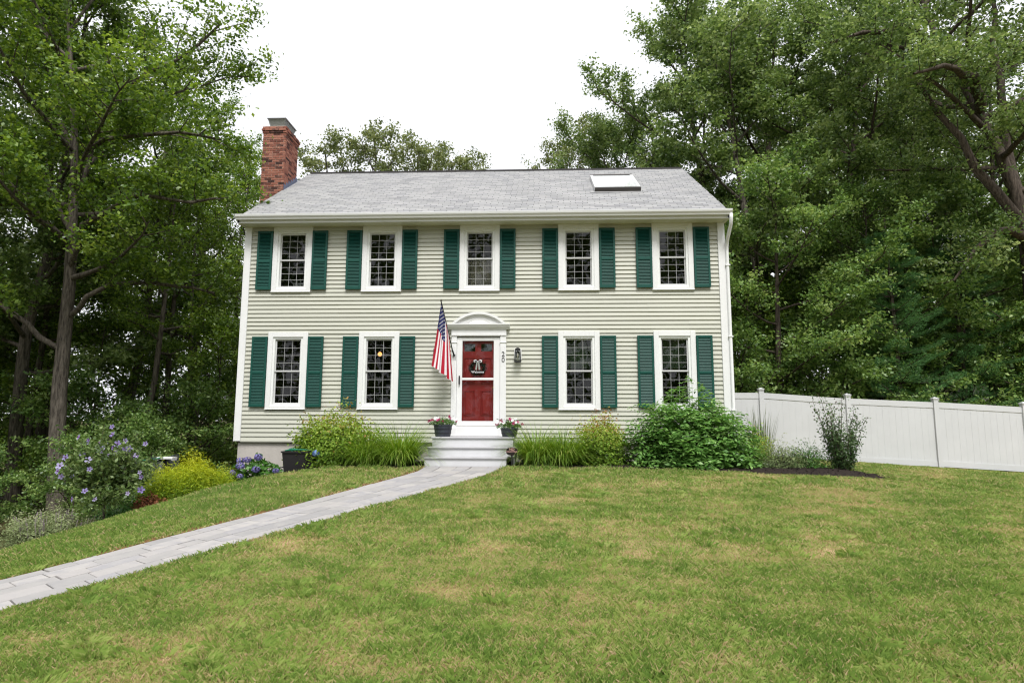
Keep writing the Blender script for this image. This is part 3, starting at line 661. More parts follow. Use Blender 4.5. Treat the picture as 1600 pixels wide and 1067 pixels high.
def bark_mat(name, c0, c1):
    m, n, L, o = node_mat(name); p = n.new('ShaderNodeBsdfPrincipled'); p.inputs['Roughness'].default_value = .95; p.inputs['Specular IOR Level'].default_value = .1
    g = n.new('ShaderNodeNewGeometry'); mp = n.new('ShaderNodeMapping'); mp.inputs['Scale'].default_value = (9, 9, 1.4); L.new(g.outputs['Position'], mp.inputs[0])
    t = n.new('ShaderNodeTexNoise'); t.inputs['Scale'].default_value = 2.2; t.inputs['Detail'].default_value = 8; t.inputs['Roughness'].default_value = .7; L.new(mp.outputs[0], t.inputs[0])
    r = n.new('ShaderNodeValToRGB'); r.color_ramp.elements[0].position = .35; r.color_ramp.elements[1].position = .68; r.color_ramp.elements[0].color = (*c0, 1); r.color_ramp.elements[1].color = (*c1, 1)
    L.new(t.outputs[0], r.inputs[0]); L.new(r.outputs[0], p.inputs['Base Color'])
    b = n.new('ShaderNodeBump'); b.inputs['Strength'].default_value = .9; b.inputs['Distance'].default_value = .03; L.new(t.outputs[0], b.inputs['Height']); L.new(b.outputs[0], p.inputs['Normal']); L.new(p.outputs[0], o.inputs[0]); return m
BARK_G = bark_mat('bark_grey', S(48, 44, 40), S(122, 114, 104)); BARK_B = bark_mat('bark_brown', S(46, 41, 37), S(108, 97, 88))
LF_MAPLE = ramp_mat('leaf_maple', [S(58, 84, 32), S(88, 118, 46), S(116, 144, 58), S(152, 174, 84)], .42, .42, .5, orand=.0)
LF_OAK = ramp_mat('leaf_oak', [S(66, 90, 46), S(98, 124, 64), S(128, 150, 86), S(164, 180, 120)], .42, .40, .5, orand=.0)
LF_DARK = ramp_mat('leaf_understory', [S(68, 96, 48), S(100, 132, 66), S(130, 158, 84), S(168, 188, 116)], .42, .40, .5, orand=.0)
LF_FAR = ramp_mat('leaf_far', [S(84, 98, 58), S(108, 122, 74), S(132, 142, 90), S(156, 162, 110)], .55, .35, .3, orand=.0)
LF_PINE = ramp_mat('pine_needle', [S(54, 88, 52), S(76, 118, 66), S(104, 150, 82)], .55, .2, .3, orand=.0)
def plant_tree(name, label, mesh, x, y, s=1, rz=0, group=None, cat='tree', dz=-.15):
    t = thing(name, label, cat, (x, y, G(x, y)+dz), rz, group, s); put('trunk', mesh[0], t); put('crown', mesh[1], t); return t
# ------------------------------------------------------------------ trees
MAPLE = build_tree('maple', 11, 15.5, 5.0, .215, .40, 18, 8, 6, 46, .112, mats=(BARK_G, LF_MAPLE),
    trunk=[(.55, 0, -.3), (.42, 0, .8), (.32, 0, 1.74), (.23, 0, 3.2), (.23, 0, 6.27), (.07, 0, 9.3), (-.17, 0, 11.5), (-.5, 0, 13.4), (-.78, 0, 15.6)],
    limbs=[[(.2, 0, 8.6), (.72, -.1, 10.66), (1.52, -.1, 11.86), (2.83, 0, 12.59), (3.85, 0, 13.5)], [(.15, 0, 9.0), (.78, -.5, 9.54), (1.78, -.8, 9.87), (3.29, -.8, 10.0), (4.5, -.8, 9.73)],
           [(.05, 0, 9.6), (-.6, .4, 10.6), (-1.43, .5, 12.8), (-1.78, .5, 14.4), (-2.3, .5, 15.6)], [(.15, 0, 7.6), (-.67, -.5, 9.3), (-1.78, -.5, 10.0), (-3.05, -.5, 10.3)],
           [(.2, 0, 6.6), (.96, -.6, 7.49), (2.38, -1, 8.3), (3.72, -1, 7.96), (4.6, -1, 8.1)], [(.2, 0, 7.2), (-.4, -1.2, 8.2), (-.8, -2.4, 9.2), (-1, -3.4, 9.6)], [(.2, 0, 5.2), (1.2, -.3, 6.0), (2.6, .3, 6.3), (3.9, .5, 6.0)], [(.2, 0, 4.4), (-1, -.6, 5.4), (-2.2, -.8, 5.8), (-3.4, -.6, 5.6)]])
plant_tree('maple_tree', 'large spreading maple with forked grey trunk left of the chimney', MAPLE, -5.45, 1.0, dz=0)
OAKL = build_tree('oak_leaning', 12, 17, 5.0, .34, .52, 16, 8, 6, 34, .12, mats=(BARK_B, LF_OAK), low_elev=0, lr=.55,
    trunk=[(-.2, 0, -.3), (-.33, 0, 1.4), (-.39, 0, 3.42), (-.39, 0, 6.7), (-.43, 0, 7.96), (-.72, 0, 9.47), (-1.23, 0, 11.1), (-2.0, 0, 12.9), (-2.65, 0, 14.4), (-3.02, 0, 15.6), (-3.23, 0, 17.0)],
    limbs=[[(-.5, 0, 8.6), (-.5, .2, 9.92), (-.56, .3, 11.6), (-.54, .3, 12.96), (-.48, .3, 15.7), (-.41, .3, 17.7)], [(-.42, 0, 7.3), (-.82, -.4, 7.8), (-1.85, -.5, 9.28), (-2.53, -.5, 10.57), (-3.58, -.5, 12.34), (-4.25, -.5, 12.9), (-5.3, -.5, 13.6)],
           [(-.4, 0, 7.0), (-1.16, -.8, 7.46), (-1.91, -.9, 7.57), (-2.75, -.9, 6.67), (-3.4, -.9, 5.9)], [(-2.3, 0, 13.4), (-2.86, -.4, 13.8), (-3.81, -.5, 14.58), (-4.86, -.5, 14.4), (-6.4, -.5, 14.0)], [(-1.5, 0, 11.8), (-2.6, -1.4, 12.2), (-4, -2.4, 12.0), (-5.4, -3, 11.4)]])
plant_tree('leaning_oak', 'leaning oak with forked bare brown trunk at the right edge of the photo', OAKL, 23.2, 5.3)
GA = build_tree('oak_a', 21, 17, 5.2, .25, .30, 20, 8, 7, 42, .13, mats=(BARK_B, LF_OAK))
GB = build_tree('oak_b', 22, 16, 4.4, .21, .26, 20, 7, 7, 40, .13, mats=(BARK_G, LF_OAK))
GC = build_tree('tall_c', 23, 16, 3.2, .17, .42, 16, 6, 5, 34, .12, mats=(BARK_G, LF_MAPLE))
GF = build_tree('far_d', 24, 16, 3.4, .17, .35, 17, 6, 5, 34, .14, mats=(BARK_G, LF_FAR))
UA = build_tree('sapling_a', 31, 6.0, 2.3, .06, .10, 14, 5, 5, 40, .11, mats=(BARK_G, LF_MAPLE), low_elev=0, up=.3)
UB = build_tree('sapling_b', 32, 4.2, 2.1, .05, .06, 13, 5, 5, 42, .12, mats=(BARK_B, LF_DARK), low_elev=0, up=.3)
GL = build_tree('low_maple', 33, 10, 3.6, .14, .12, 22, 7, 6, 40, .12, mats=(BARK_B, LF_DARK), low_elev=-4, up=.35)
# left wood
for mesh, x, y, s, rz, lab in [
    (GB, -8.1, 3.4, 1.0, .4, 'dark trunked tree at the left edge, left of the big maple'), (GC, -8.3, 7.4, 1.05, 1.7, 'straight dark trunked tree just right of the big maple trunk'),
    (GC, -6.6, 9.4, 1.0, 3.0, 'slim tree in the wood two thirds of the way from maple to house'), (GC, -5.6, 12.4, .95, 4.1, 'slender pale tree rising just left of the house corner'),
    (GA, -10.6, 2.2, .95, 2.2, 'tree whose leaves fill the top left corner of the photo'), (GF, -12.6, 9.0, 1.0, .9, 'thin tree deep in the wood behind the left edge'),
    (GF, -11.8, 15.2, 1.0, 2.9, 'pale green tree far behind the big maple'), (GF, -8.2, 19.4, .92, 5.2, 'pale tree far back seen left of the brick chimney'),
    (GC, -15.5, 13.5, 1.1, 5.5, 'thin tree farthest back in the left wood'), (GB, -10.2, 6.2, 1.05, 2.7, 'full crowned tree behind the big maple on its left'), (GA, -15, 4.0, 1.0, 1.3, 'oak at the far left edge'),
    (GC, -9.1, 4.9, .8, .2, 'slim trunk between the left edge and the big maple'), (GC, -4.8, 3.3, .72, 1.9, 'slim trunk nearest the flowering tree, right of the big maple'), (GC, -5.7, 6.0, .78, 2.8, 'slim trunk midway between maple and house'),
    (GC, -4.75, 7.3, .74, 4.6, 'slim trunk in the wood close to the chimney side of the house'), (GC, -4.6, 10.1, .8, 5.9, 'slim trunk deep in the wood against the house wall'), (GL, -9.6, 11.6, 1.15, 1.2, 'leafy low branched maple in the middle of the left wood'), (GL, -13.6, 6.4, 1.0, 3.2, 'leafy low branched maple at the far left of the wood'), (GL, -4.6, 15.2, 1.1, 5.0, 'leafy low branched maple just behind the house corner')]:
    plant_tree('woodland_tree', lab, mesh, x, y, s, rz, 'trees of the left wood')
k = 0
for mesh, x, y, s, rz in [(UA, -3.6, 5.2, .95, 0), (UB, -2.9, 3.4, .8, 1.2), (UA, -7.0, 4.6, 1.0, 2.2), (UB, -6.3, 2.8, .9, 3), (UB, -4.4, 2.6, .7, 4.0), (UA, -9.8, 6.0, 1.1, 4.4), (UB, -8.8, .9, .9, 5.1), (UA, -7.4, -.6, .62, 1.0), (UB, -5.0, 8.0, 1.1, .5), (UA, -10.5, 10.5, 1.25, 1.9), (UB, -3.0, 9.0, 1.0, 2.6), (UA, -13, 5.5, 1.2, .3), (UB, -14, 10, 1.3, 2), (UA, -6.0, 14.5, 1.2, 3.3), (UB, -11, 3.2, 1.1, 3.3), (UB, -3.6, -.3, .5, 1.4), (UB, -5.3, -1.2, .5, 2.4), (UB, -3.0, 1.2, .6, .4), (UB, -6.9, -1.9, .6, 4.2), (UA, -2.2, 6.5, .9, 3.9), (UA, -8.6, 13.5, 1.5, 4.9), (UA, -16, 8.5, 1.5, 2.1)]:
    plant_tree('sapling', 'leafy understory sapling in the shade of the left wood', mesh, x, y, s, rz, 'understory saplings of the left wood')
# behind the house
for x, y, s, rz, lab in [(-4.6, 18.6, 1.14, 0, 'treetop over the roof just right of the chimney'), (-2.3, 18.6, 1.17, 1.1, 'tallest treetop over the roof, left of its middle'), (-.4, 20.6, 1.17, 2.3, 'airy treetop over the middle of the roof'),
                         (1.5, 22.4, 1.13, 3.4, 'pale treetop over the roof beside the gap of open sky'), (3.3, 23.5, 1.10, 4.6, 'small treetop at the left end of the open sky'),
                         (8.5, 22.2, 1.10, 5.3, 'small treetop at the right end of the open sky'), (10.2, 20.5, 1.16, 2.1, 'treetop between the small right treetop and the oak behind the skylight')]:
    plant_tree('background_tree', lab, GF, x, y, s, rz, 'treetops behind the roof')
# right wood
for mesh, x, y, s, rz, lab in [
    (GA, 12.5, 15.8, .98, .6, 'oak crown rising behind the skylight'), (GA, 15.2, 14.2, 1.18, 2.0, 'tall oak behind the right end of the roof'), (GB, 16.0, 9.4, 1.12, 3.3, 'oak behind the downspout corner of the house'),
    (GA, 19.6, 10.6, 1.16, 4.5, 'broad oak in the middle of the right wood'), (GB, 23.2, 13.2, 1.15, 1.0, 'oak between the broad oak and the leaning oak'), (GB, 24.6, 9.6, 1.0, 5.5, 'oak close behind the leaning oak'),
    (GA, 28.8, 14.8, 1.05, .2, 'oak at the right edge behind the leaning oak'), (GA, 20.0, 18.5, 1.15, 3.9, 'oak at the back of the right wood'), (GB, 28.5, 21, 1.2, 2.7, 'oak farthest back on the right'), (GA, 17.4, 12.4, 1.2, 5.2, 'oak filling the top of the right wood left of the broad oak'),
    (GL, 15.4, 6.6, 1.0, 1.0, 'leafy maple beside the downspout, branches down to the white fence'), (GL, 18.8, 7.2, .95, 2.6, 'dark maple behind the third fence post'), (GL, 22.0, 7.6, 1.0, 4.2, 'dark maple behind the rightmost fence panel'), (GL, 25.6, 7.4, .95, 5.5, 'dark maple past the right end of the fence')]:
    plant_tree('woodland_tree', lab, mesh, x, y, s, rz, 'trees of the right wood')
for mesh, x, y, s, rz in [(UB, 13.9, 6.4, .95, 0), (UA, 14.8, 8.2, 1.0, 1), (UB, 16.4, 6.1, .95, 2), (UB, 18.3, 6.0, .9, 3), (UA, 17.4, 8.8, 1.0, 4), (UB, 20.4, 6.1, .95, 5), (UA, 20.4, 8.6, 1.1, .5), (UB, 22.4, 6.0, .95, 1.5), (UA, 24.5, 6.2, 1.0, 2.5), (UB, 13.2, 7.6, 1.0, 3.5), (UB, 22.5, 10, 1.5, 4.5), (UB, 18, 12, 1.6, 5.5), (UB, 26, 11, 1.6, .2), (UB, 15.5, 12, 1.6, 2.2), (UB, 21, 15, 1.8, 3.1), (UB, 30, 17, 1.9, 1.1), (UB, 26, 19, 2.0, 2.1), (UB, 17, 20, 2.0, 4.1)]:
    plant_tree('sapling', 'dark leafy sapling behind the white fence', mesh, x, y, s, rz, 'saplings behind the white fence')
# white pine: whorled boughs of fine needles
def build_pine(seed, H=9):
    rng = np.random.default_rng(seed); br = Branches(); br.mb.tube([(0, 0, -.2), (0.05, 0, H*.5), (0, .05, H)], [.13, .08, .02], 8, caps=False); Cc = []; Uu = []
    for w_ in range(15):
        z = .9+w_*(H-1.3)/15; ln = 2.5*(1-.8*z/H)*rng.uniform(.85, 1.1)
        for k in range(6):
            az = k*1.05+w_*.5+rng.uniform(-.2, .2); Pm = curve_branch(rng, (0, 0, z), (math.cos(az), math.sin(az), .08), ln, 6, .25, .06); br.add(Pm, .022, .006, 4)
            for j in range(16):
                p, d = at_path(Pm, .2+.8*j/15); sd = unit(np.cross(d, [0, 0, 1])); sg = 1 if j % 2 else -1; l2 = .18+.42*ln*.4*(1-j/18)
                for q_ in range(5):
                    tp = p+(d*.6+sd*sg)*l2*(q_+1)/5
                    for _ in range(9):
                        Cc.append(tp+rng.normal(0, .03, 3)); v = d*.7+sd*sg*.6+rng.normal(0, .45, 3); v[2] += .3; Uu.append(v)
    Cc = np.array(Cc); n = len(Cc); Uu = unit(np.array(Uu)); Nn = unit(np.cross(Uu, rng.normal(0, 1, (n, 3))))
    return br.mb.mesh('pine_trunk', BARK_B, True), leaf_mesh('pine_crown', Cc, Nn, Uu, rng.uniform(.09, .15, n), .010, LF_PINE, np.clip(rng.normal(.5, .22, n), 0, 1), 0)
PINE = build_pine(5)
plant_tree('white_pine', 'soft needled white pine reaching over the fence, middle of the right wood', PINE, 18.6, 5.6, .9, .3)
plant_tree('white_pine', 'dark white pine at the back, right of the nearer pine', PINE, 21.2, 6.4, .95, 1.7)
# the wood across the road behind the photographer, mirrored in the panes
rng = np.random.default_rng(77); n = 27000
a = rng.uniform(-60, 75, n); hgt = 23+3.5*np.sin(a*.21)+3*np.sin(a*.53+1); P = np.stack([a, -46+rng.normal(0, 2.0, n)+2*np.sin(a*.3), hgt*rng.uniform(0, 1, n)**.8-1.8+rng.normal(0, .5, n)], 1)
put('distant_wood', leaf_mesh('distant_wood', P, rand_dirs(rng, n, .4), rand_dirs(rng, n), rng.uniform(.5, 1.3, n), rng.uniform(.4, .9, n), LF_OAK, np.clip(rng.normal(.4, .2, n), 0, 1)), kind='stuff', label='line of woodland across the road', category='woodland')

# ------------------------------------------------------------------ white vinyl fence
fen = thing('vinyl_fence', 'white vinyl privacy fence running from the house to the right', 'fence', (0, 0, 0))
M_fen = pmat('fence_vinyl', S(195, 196, 198), .5, .06, 1.1, .03, 30)
FX = [11.70, 13.5, 15.9, 18.3, 20.7, 23.1, 25.5]; FT = [1.93, 1.86, 1.70, 1.60, 1.47, 1.34, 1.2]; FY = 3.38
PWD = .127
for i, x in enumerate(FX):
    if i == 0: continue
    p = put('post', MB().box(x-PWD/2, x+PWD/2, FY-PWD/2, FY+PWD/2, FT[i]-2.2, FT[i]-.012).mesh('post', M_fen), fen); z = FT[i]
    MB().box(x-.082, x+.082, FY-.082, FY+.082, z-.012, z+.012).add([(x-.075, FY-.075, z+.012), (x+.075, FY-.075, z+.012), (x+.075, FY+.075, z+.012), (x-.075, FY+.075, z+.012), (x, FY, z+.05)], [(0, 1, 4), (1, 2, 4), (2, 3, 4), (3, 0, 4)]).box(x-.072, x+.072, FY-.072, FY+.072, z-.045, z-.012).build('post_cap', M_fen, p)
for i in range(len(FX)-1):
    x0, x1 = FX[i]+PWD/2+.001, FX[i+1]-PWD/2-.001; z0, z1 = FT[i]-.10, FT[i+1]-.10
    if i == 0: z0 = z1
    f = lambda x: z0+(z1-z0)*(x-x0)/(x1-x0)
    def slab(xa, xb, ya, yb, da, db, nm):
        MB().add([(xa, ya, f(xa)+da), (xb, ya, f(xb)+da), (xb, yb, f(xb)+da), (xa, yb, f(xa)+da), (xa, ya, f(xa)+db), (xb, ya, f(xb)+db), (xb, yb, f(xb)+db), (xa, yb, f(xa)+db)], [(0, 3, 2, 1), (4, 5, 6, 7), (0, 1, 5, 4), (1, 2, 6, 5), (2, 3, 7, 6), (3, 0, 4, 7)]).build(nm, M_fen, fen)
    slab(x0, x1, FY-.025, FY+.025, -.16, 0, 'rail'); slab(x0, x1, FY-.025, FY+.025, -1.78, -1.62, 'rail')
    nb = max(6, round((x1-x0)/.172)); bw = (x1-x0)/nb
    for k in range(nb): slab(x0+k*bw+.0018, x0+(k+1)*bw-.0018, FY-.012-.001*(k % 2), FY+.012, -1.62, -.16, 'board')
    slab(x0+.002, x1-.002, FY-.0095, FY+.004, -1.62, -.16, 'tongue_strip')

# ------------------------------------------------------------------ shrubs and flowers
def dome_points(rng, n, rx, ry, rz, shell=.55, low=0.0):
    """points through the outer part of a dome standing on the ground"""
    d = rand_dirs(rng, n); d[:, 2] = np.abs(d[:, 2])*(1-low)-low*.0; r = shell+(1-shell)*rng.uniform(0, 1, (n, 1))**.6
    lump = 1+.13*np.sin(d[:, :1]*7+d[:, 1:2]*5+1)+.10*np.sin(d[:, 1:2]*9-d[:, 2:]*6)
    return d*r*lump*np.array([rx, ry, rz]), d
def stems(rng, n, rx, ry, rz, r=.008, z0=0):
    b = Branches()
    for i in range(n):
        d = rand_dirs(rng, 1)[0]; d[2] = abs(d[2])*.8+.35; d = d/np.linalg.norm(d); e = d*np.array([rx, ry, rz])*rng.uniform(.7, .98)
        a = np.array([rng.normal(0, .06), rng.normal(0, .06), -.05]); b.add(np.array([a, a*.5+e*.45+np.array([0, 0, .05]), e]), r, r*.35, 5)
    return b.mb
def shrub(name, label, x, y, size, n, leaf, lw, mat, seed, shell=.5, nstem=26, cat='shrub', clump=0, upb=.6, tintf=None, bark=None, dz=0, group=None, lift=.0, normal_out=.7, spray=0):
    rng = np.random.default_rng(seed); rx, ry, rz = size; t = thing(name, label, cat, (x, y, G(x, y)+dz), 0, group)
    st_ = stems(rng, nstem, rx, ry, rz*.95); st_.build('stems', bark or BARK_B, t, True)
    if clump:
        nc = n//clump; P, d = dome_points(rng, nc, rx, ry, rz, shell)
        if spray:     # leafy sprays: leaves set in pairs along a short arching shoot
            sd = unit(d*np.array([1, 1, .35])+rng.normal(0, .35, (nc, 3))); tt = np.linspace(-.5, .5, clump)[None, :, None]
            side = unit(np.cross(sd, np.array([0, 0, 1.0])+rng.normal(0, .3, (nc, 3)))); sg = np.where(np.arange(clump) % 2 == 0, 1, -1)[None, :, None]
            C = (P[:, None]+sd[:, None]*tt*spray+side[:, None]*sg*leaf*.45); C[..., 2] -= (tt[..., 0]+.5)**2*spray*.22; C = C.reshape(-1, 3)
            U = (sd[:, None]*.55+side[:, None]*sg).repeat(1, 1).reshape(-1, 3); Nn = unit(np.array([0, 0, 1.0])+d.repeat(clump, 0)*.35+rng.normal(0, .28, C.shape))
        else:
            C = (P[:, None]+rng.normal(0, leaf*1.3, (nc, clump, 3))).reshape(-1, 3); Nn = unit(d.repeat(clump, 0)*normal_out+rand_dirs(rng, nc*clump, upb)); U = rand_dirs(rng, nc*clump)
        D_ = d.repeat(clump, 0)
    else:
        C, D_ = dome_points(rng, n, rx, ry, rz, shell); Nn = unit(D_*normal_out+rand_dirs(rng, n, upb)); U = unit(D_*.8+rand_dirs(rng, n)*.7)
    C[:, 2] = np.maximum(C[:, 2], .02+rng.uniform(0, .05, len(C)))+lift
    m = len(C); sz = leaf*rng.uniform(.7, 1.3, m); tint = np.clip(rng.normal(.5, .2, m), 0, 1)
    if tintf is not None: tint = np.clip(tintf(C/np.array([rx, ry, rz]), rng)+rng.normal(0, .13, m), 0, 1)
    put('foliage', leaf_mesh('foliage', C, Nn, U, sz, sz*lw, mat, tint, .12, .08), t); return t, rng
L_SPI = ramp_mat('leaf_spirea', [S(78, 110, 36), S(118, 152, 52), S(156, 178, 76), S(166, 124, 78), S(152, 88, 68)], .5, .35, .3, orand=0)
L_VIB = ramp_mat('leaf_glossy', [S(60, 96, 44), S(90, 134, 62), S(124, 164, 86), S(160, 194, 118)], .4, .38, .45, orand=0)
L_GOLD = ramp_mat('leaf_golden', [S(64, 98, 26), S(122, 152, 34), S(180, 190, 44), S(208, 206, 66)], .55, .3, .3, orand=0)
L_GREY = ramp_mat('leaf_catmint', [S(92, 110, 70), S(126, 140, 94), S(154, 162, 120), S(176, 168, 146)], .7, .25, .2, orand=0)
L_HYD = ramp_mat('leaf_hydrangea', [S(48, 88, 34), S(72, 118, 46), S(104, 146, 62)], .45, .3, .4, orand=0)
L_RUST = ramp_mat('leaf_dead', [S(92, 58, 42), S(126, 78, 54), S(146, 102, 74)], .8, .2, .2, orand=0)
L_HIB = ramp_mat('leaf_hibiscus', [S(60, 82, 44), S(88, 112, 58), S(120, 140, 84), S(154, 168, 116)], .45, .35, .35, orand=0)
L_BLADE = ramp_mat('leaf_strap', [S(66, 98, 32), S(100, 138, 44), S(138, 168, 64), S(182, 188, 112)], .45, .35, .35, orand=0)
L_REED = ramp_mat('leaf_reed', [S(74, 96, 60), S(104, 120, 78), S(140, 140, 104)], .6, .3, .3, orand=0)
def grass_clump(name, label, x, y, n, length, seed, mat=L_BLADE, wd=.013, spread=1.0, upright=1.0, bend=1.02, group=None, base=.24, dz=0, cat='ornamental grass'):
    rng = np.random.default_rng(seed); az = rng.uniform(0, 6.283, n); ln = length*rng.uniform(.6, 1.15, n); el = np.clip(rng.normal(upright, .3, n), .25, 1.5); k = 6
    cv = rng.uniform(.14, .52, n); p = np.stack([np.cos(az)*base*rng.uniform(0, 1, n)**.5*1.2, np.sin(az)*base*rng.uniform(0, 1, n)**.5*1.2, np.zeros(n)], 1); V = np.empty((n, k, 2, 3)); e = el.copy(); sd = np.stack([-np.sin(az), np.cos(az), np.zeros(n)], 1)
    for i in range(k):
        wv = wd*(1-(i/(k-1))**2*.92)*.5; V[:, i, 0] = p-sd*wv; V[:, i, 1] = p+sd*wv
        p = p+np.stack([np.cos(az)*np.cos(e)*spread, np.sin(az)*np.cos(e)*spread, np.sin(e)], 1)*(ln/(k-1))[:, None]; e = e-bend*cv*(.45+.32*i); az = az+rng.normal(0, .07, n)
        p[:, 2] = np.maximum(p[:, 2], .015)
    b = np.arange(n)[:, None]*k*2; i = np.arange(k-1)[None]*2; f = np.stack([b+i, b+i+1, b+i+3, b+i+2], -1).reshape(-1, 4)
    tint = np.repeat(np.clip(rng.normal(.45, .22, n), 0, 1), k*2)
    t = thing(name, label, cat, (x, y, G(x, y)+dz), 0, group); put('blades', np_mesh('blades', V.reshape(-1, 3), f, mat, tint), t); return t
# right bed
grass_clump('strap_leaf_grass', 'arching green grass clump right of the steps, behind the small sign', 7.14, -.98, 1400, 1.0, 1, dz=.02)
grass_clump('strap_leaf_grass', 'arching green grass clump between the signed clump and the reddish spirea', 7.68, -1.0, 1200, .93, 2, dz=.02)
grass_clump('strap_leaf_grass', 'large arching grass clump directly left of the white steps', 4.2, -1.2, 1500, 1.04, 3, dz=.02)
grass_clump('strap_leaf_grass', 'darker arching grass clump between the left spirea and the steps clump', 3.5, -1.15, 1000, .98, 4, dz=.0)
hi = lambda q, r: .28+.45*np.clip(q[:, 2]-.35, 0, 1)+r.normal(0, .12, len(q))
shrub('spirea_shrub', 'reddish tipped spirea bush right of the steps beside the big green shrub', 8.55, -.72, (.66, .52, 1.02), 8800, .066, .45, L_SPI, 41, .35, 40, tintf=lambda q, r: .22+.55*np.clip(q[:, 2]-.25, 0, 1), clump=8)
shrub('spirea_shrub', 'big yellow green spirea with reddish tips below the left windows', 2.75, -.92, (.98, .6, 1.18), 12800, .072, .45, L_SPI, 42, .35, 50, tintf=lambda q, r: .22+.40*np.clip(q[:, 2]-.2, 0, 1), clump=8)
shrub('hydrangea_foliage', 'bright light green leafy shrub at the left end of the big spirea', 2.15, -.75, (.42, .36, 1.05), 700, .12, .55, L_HYD, 43, .4, 16)
shrub('green_shrub', 'large glossy green shrub under the rightmost window', 10.42, -1.05, (1.42, .95, 1.56), 16000, .108, .5, L_VIB, 44, .5, 60, clump=8, spray=.30)
shrub('low_yellow_shrub', 'small yellow green shrub just right of the large green shrub', 12.0, -.35, (.42, .4, .75), 1500, .06, .5, L_SPI, 45, .4, 20, clump=6, tintf=lambda q, r: .3+.2*q[:, 2])
grass_clump('reed_grass', 'tall thin reed grass standing against the white fence', 12.55, .9, 130, 1.25, 46, L_REED, .016, .5, 1.42, .16, base=.2)
shrub('wispy_perennial', 'low wispy green perennial at the middle of the bed by the fence', 12.15, -1.35, (.55, .4, .55), 3000, .05, .28, L_GREY, 47, .2, 50, tintf=lambda q, r: .1+.35*q[:, 2], clump=6)
shrub('wispy_perennial', 'fresher wispy perennial left of the small dark leaved shrub', 12.75, -1.25, (.5, .4, .5), 2600, .05, .28, L_HYD, 48, .2, 50, clump=6)
# small dark leaved upright shrub in front of the fence
rng = np.random.default_rng(49); t = thing('dark_leaved_shrub', 'upright dark leaved shrub with airy top in front of the second fence post', 'shrub', (13.35, -1.5, G(13.35, -1.5)))
b = Branches(); Cc = []; Dd = []
for i in range(40):
    az = rng.uniform(0, 6.28); Pm = curve_branch(rng, (math.cos(az)*.10, math.sin(az)*.10, 0), (math.cos(az)*.27, math.sin(az)*.27, 1), rng.uniform(.6, 1.6)*(1 if i % 3 else .75), 7, .25, .09); b.add(Pm, .010, .003, 4)
    for j in range(140):
        p, d = at_path(Pm, rng.uniform(.08, 1)**1.15); Cc.append(p+rng.normal(0, .055, 3)); Dd.append(d)
b.mb.build('stems', BARK_B, t, True); Cc = np.array(Cc); n = len(Cc)
put('foliage', leaf_mesh('foliage', Cc, rand_dirs(rng, n, .5), rand_dirs(rng, n), rng.uniform(.035, .065, n), .028, ramp_mat('leaf_dark_shrub', [S(52, 66, 46), S(70, 96, 54), S(94, 122, 70), S(104, 86, 84)], .5, .25, .35, orand=0), np.clip(rng.normal(.4, .22, n)+.25*(Cc[:, 2] > 1.0), 0, 1)), t)
MB().tube([(11.9, -.72, .04), (12.3, -1.2, .03)], .045, 8).build('drain_pipe', M_gut, None, True, label='white drain pipe end lying at the foot of the large green shrub', category='pipe')
# left bank
def flower(r, n=5, cup=.35):
    m = MB(); vs = [(0, 0, 0)]
    for k in range(n):
        a = 2*math.pi*k/n
        for da, rr, zz in ((-.52, .62, cup*.7), (-.25, 1, cup), (.25, 1, cup*.95), (.52, .62, cup*.7)): vs.append((r*rr*math.cos(a+da), r*rr*math.sin(a+da), r*zz))
    f = []
    for k in range(n): b = 1+4*k; f += [(0, b, b+1, b+2), (0, b+2, b+3)]
    return m.add(vs, f)
M_lil = ramp_mat('petal_lilac', [S(136, 122, 180), S(158, 146, 196), S(180, 172, 208)], .6, .3, .2); M_eye = pmat('petal_eye', S(110, 40, 110), .7)
def put_flower(me, parent, p, d, s=1):
    o = put('flower', me, parent, p, scale=s); o.rotation_euler = Vector(d).to_track_quat('Z', 'Y').to_euler(); return o
rng = np.random.default_rng(50); hx, hy = -.50, -3.62
hib = thing('hibiscus_tree', 'small rose of sharon tree with lilac flowers on the left bank', 'flowering tree', (hx, hy, G(hx, hy)))
b = Branches(); b.mb.tube([(.02, 0, -.1), (0, 0, .35), (-.03, 0, .75)], [.022, .02, .02], 7, caps=False); Cc = []; tips = []
for i in range(44):
    az = rng.uniform(0, 6.28); el = rng.uniform(.05, 1.35); ln = rng.uniform(.65, 1.0)*(1.0 if el < .9 else 1.12); Pm = curve_branch(rng, (-.03, 0, .5+.35*rng.uniform()), (math.cos(az)*math.cos(el), math.sin(az)*math.cos(el), math.sin(el)), ln, 6, .1, .10); b.add(Pm, .011, .004, 5); tips.append((Pm[-1], Pm[-1]-Pm[-2]))
    for j in range(150):
        p, d = at_path(Pm, rng.uniform(.22, 1)); Cc.append(p+rng.normal(0, .085, 3))
b.mb.build('trunk', BARK_G, hib, True); Cc = np.array(Cc); n = len(Cc)
put('crown', leaf_mesh('crown', Cc, rand_dirs(rng, n, .7), rand_dirs(rng, n), rng.uniform(.06, .10, n), .045, L_HIB, np.clip(rng.normal(.45, .22, n), 0, 1)), hib)
fm = flower(.062).mesh('flower', M_lil); sm_ = MB().lathe([(.012, 0), (.006, .03), (.004, .045)], n=8).mesh('stamen', M_eye)
front = [q for q in tips if q[0][1] < .35]
for i in range(46):
    p, d = front[i % len(front)]; q = np.array(p)+rng.normal(0, .07, 3)+np.array([0, -.05, 0]); v = np.array([rng.normal(0, .5), -1, rng.uniform(-.1, .7)])
    f = put_flower(fm, hib, q, v, rng.uniform(.6, 1.05)); put('stamen', sm_, f)
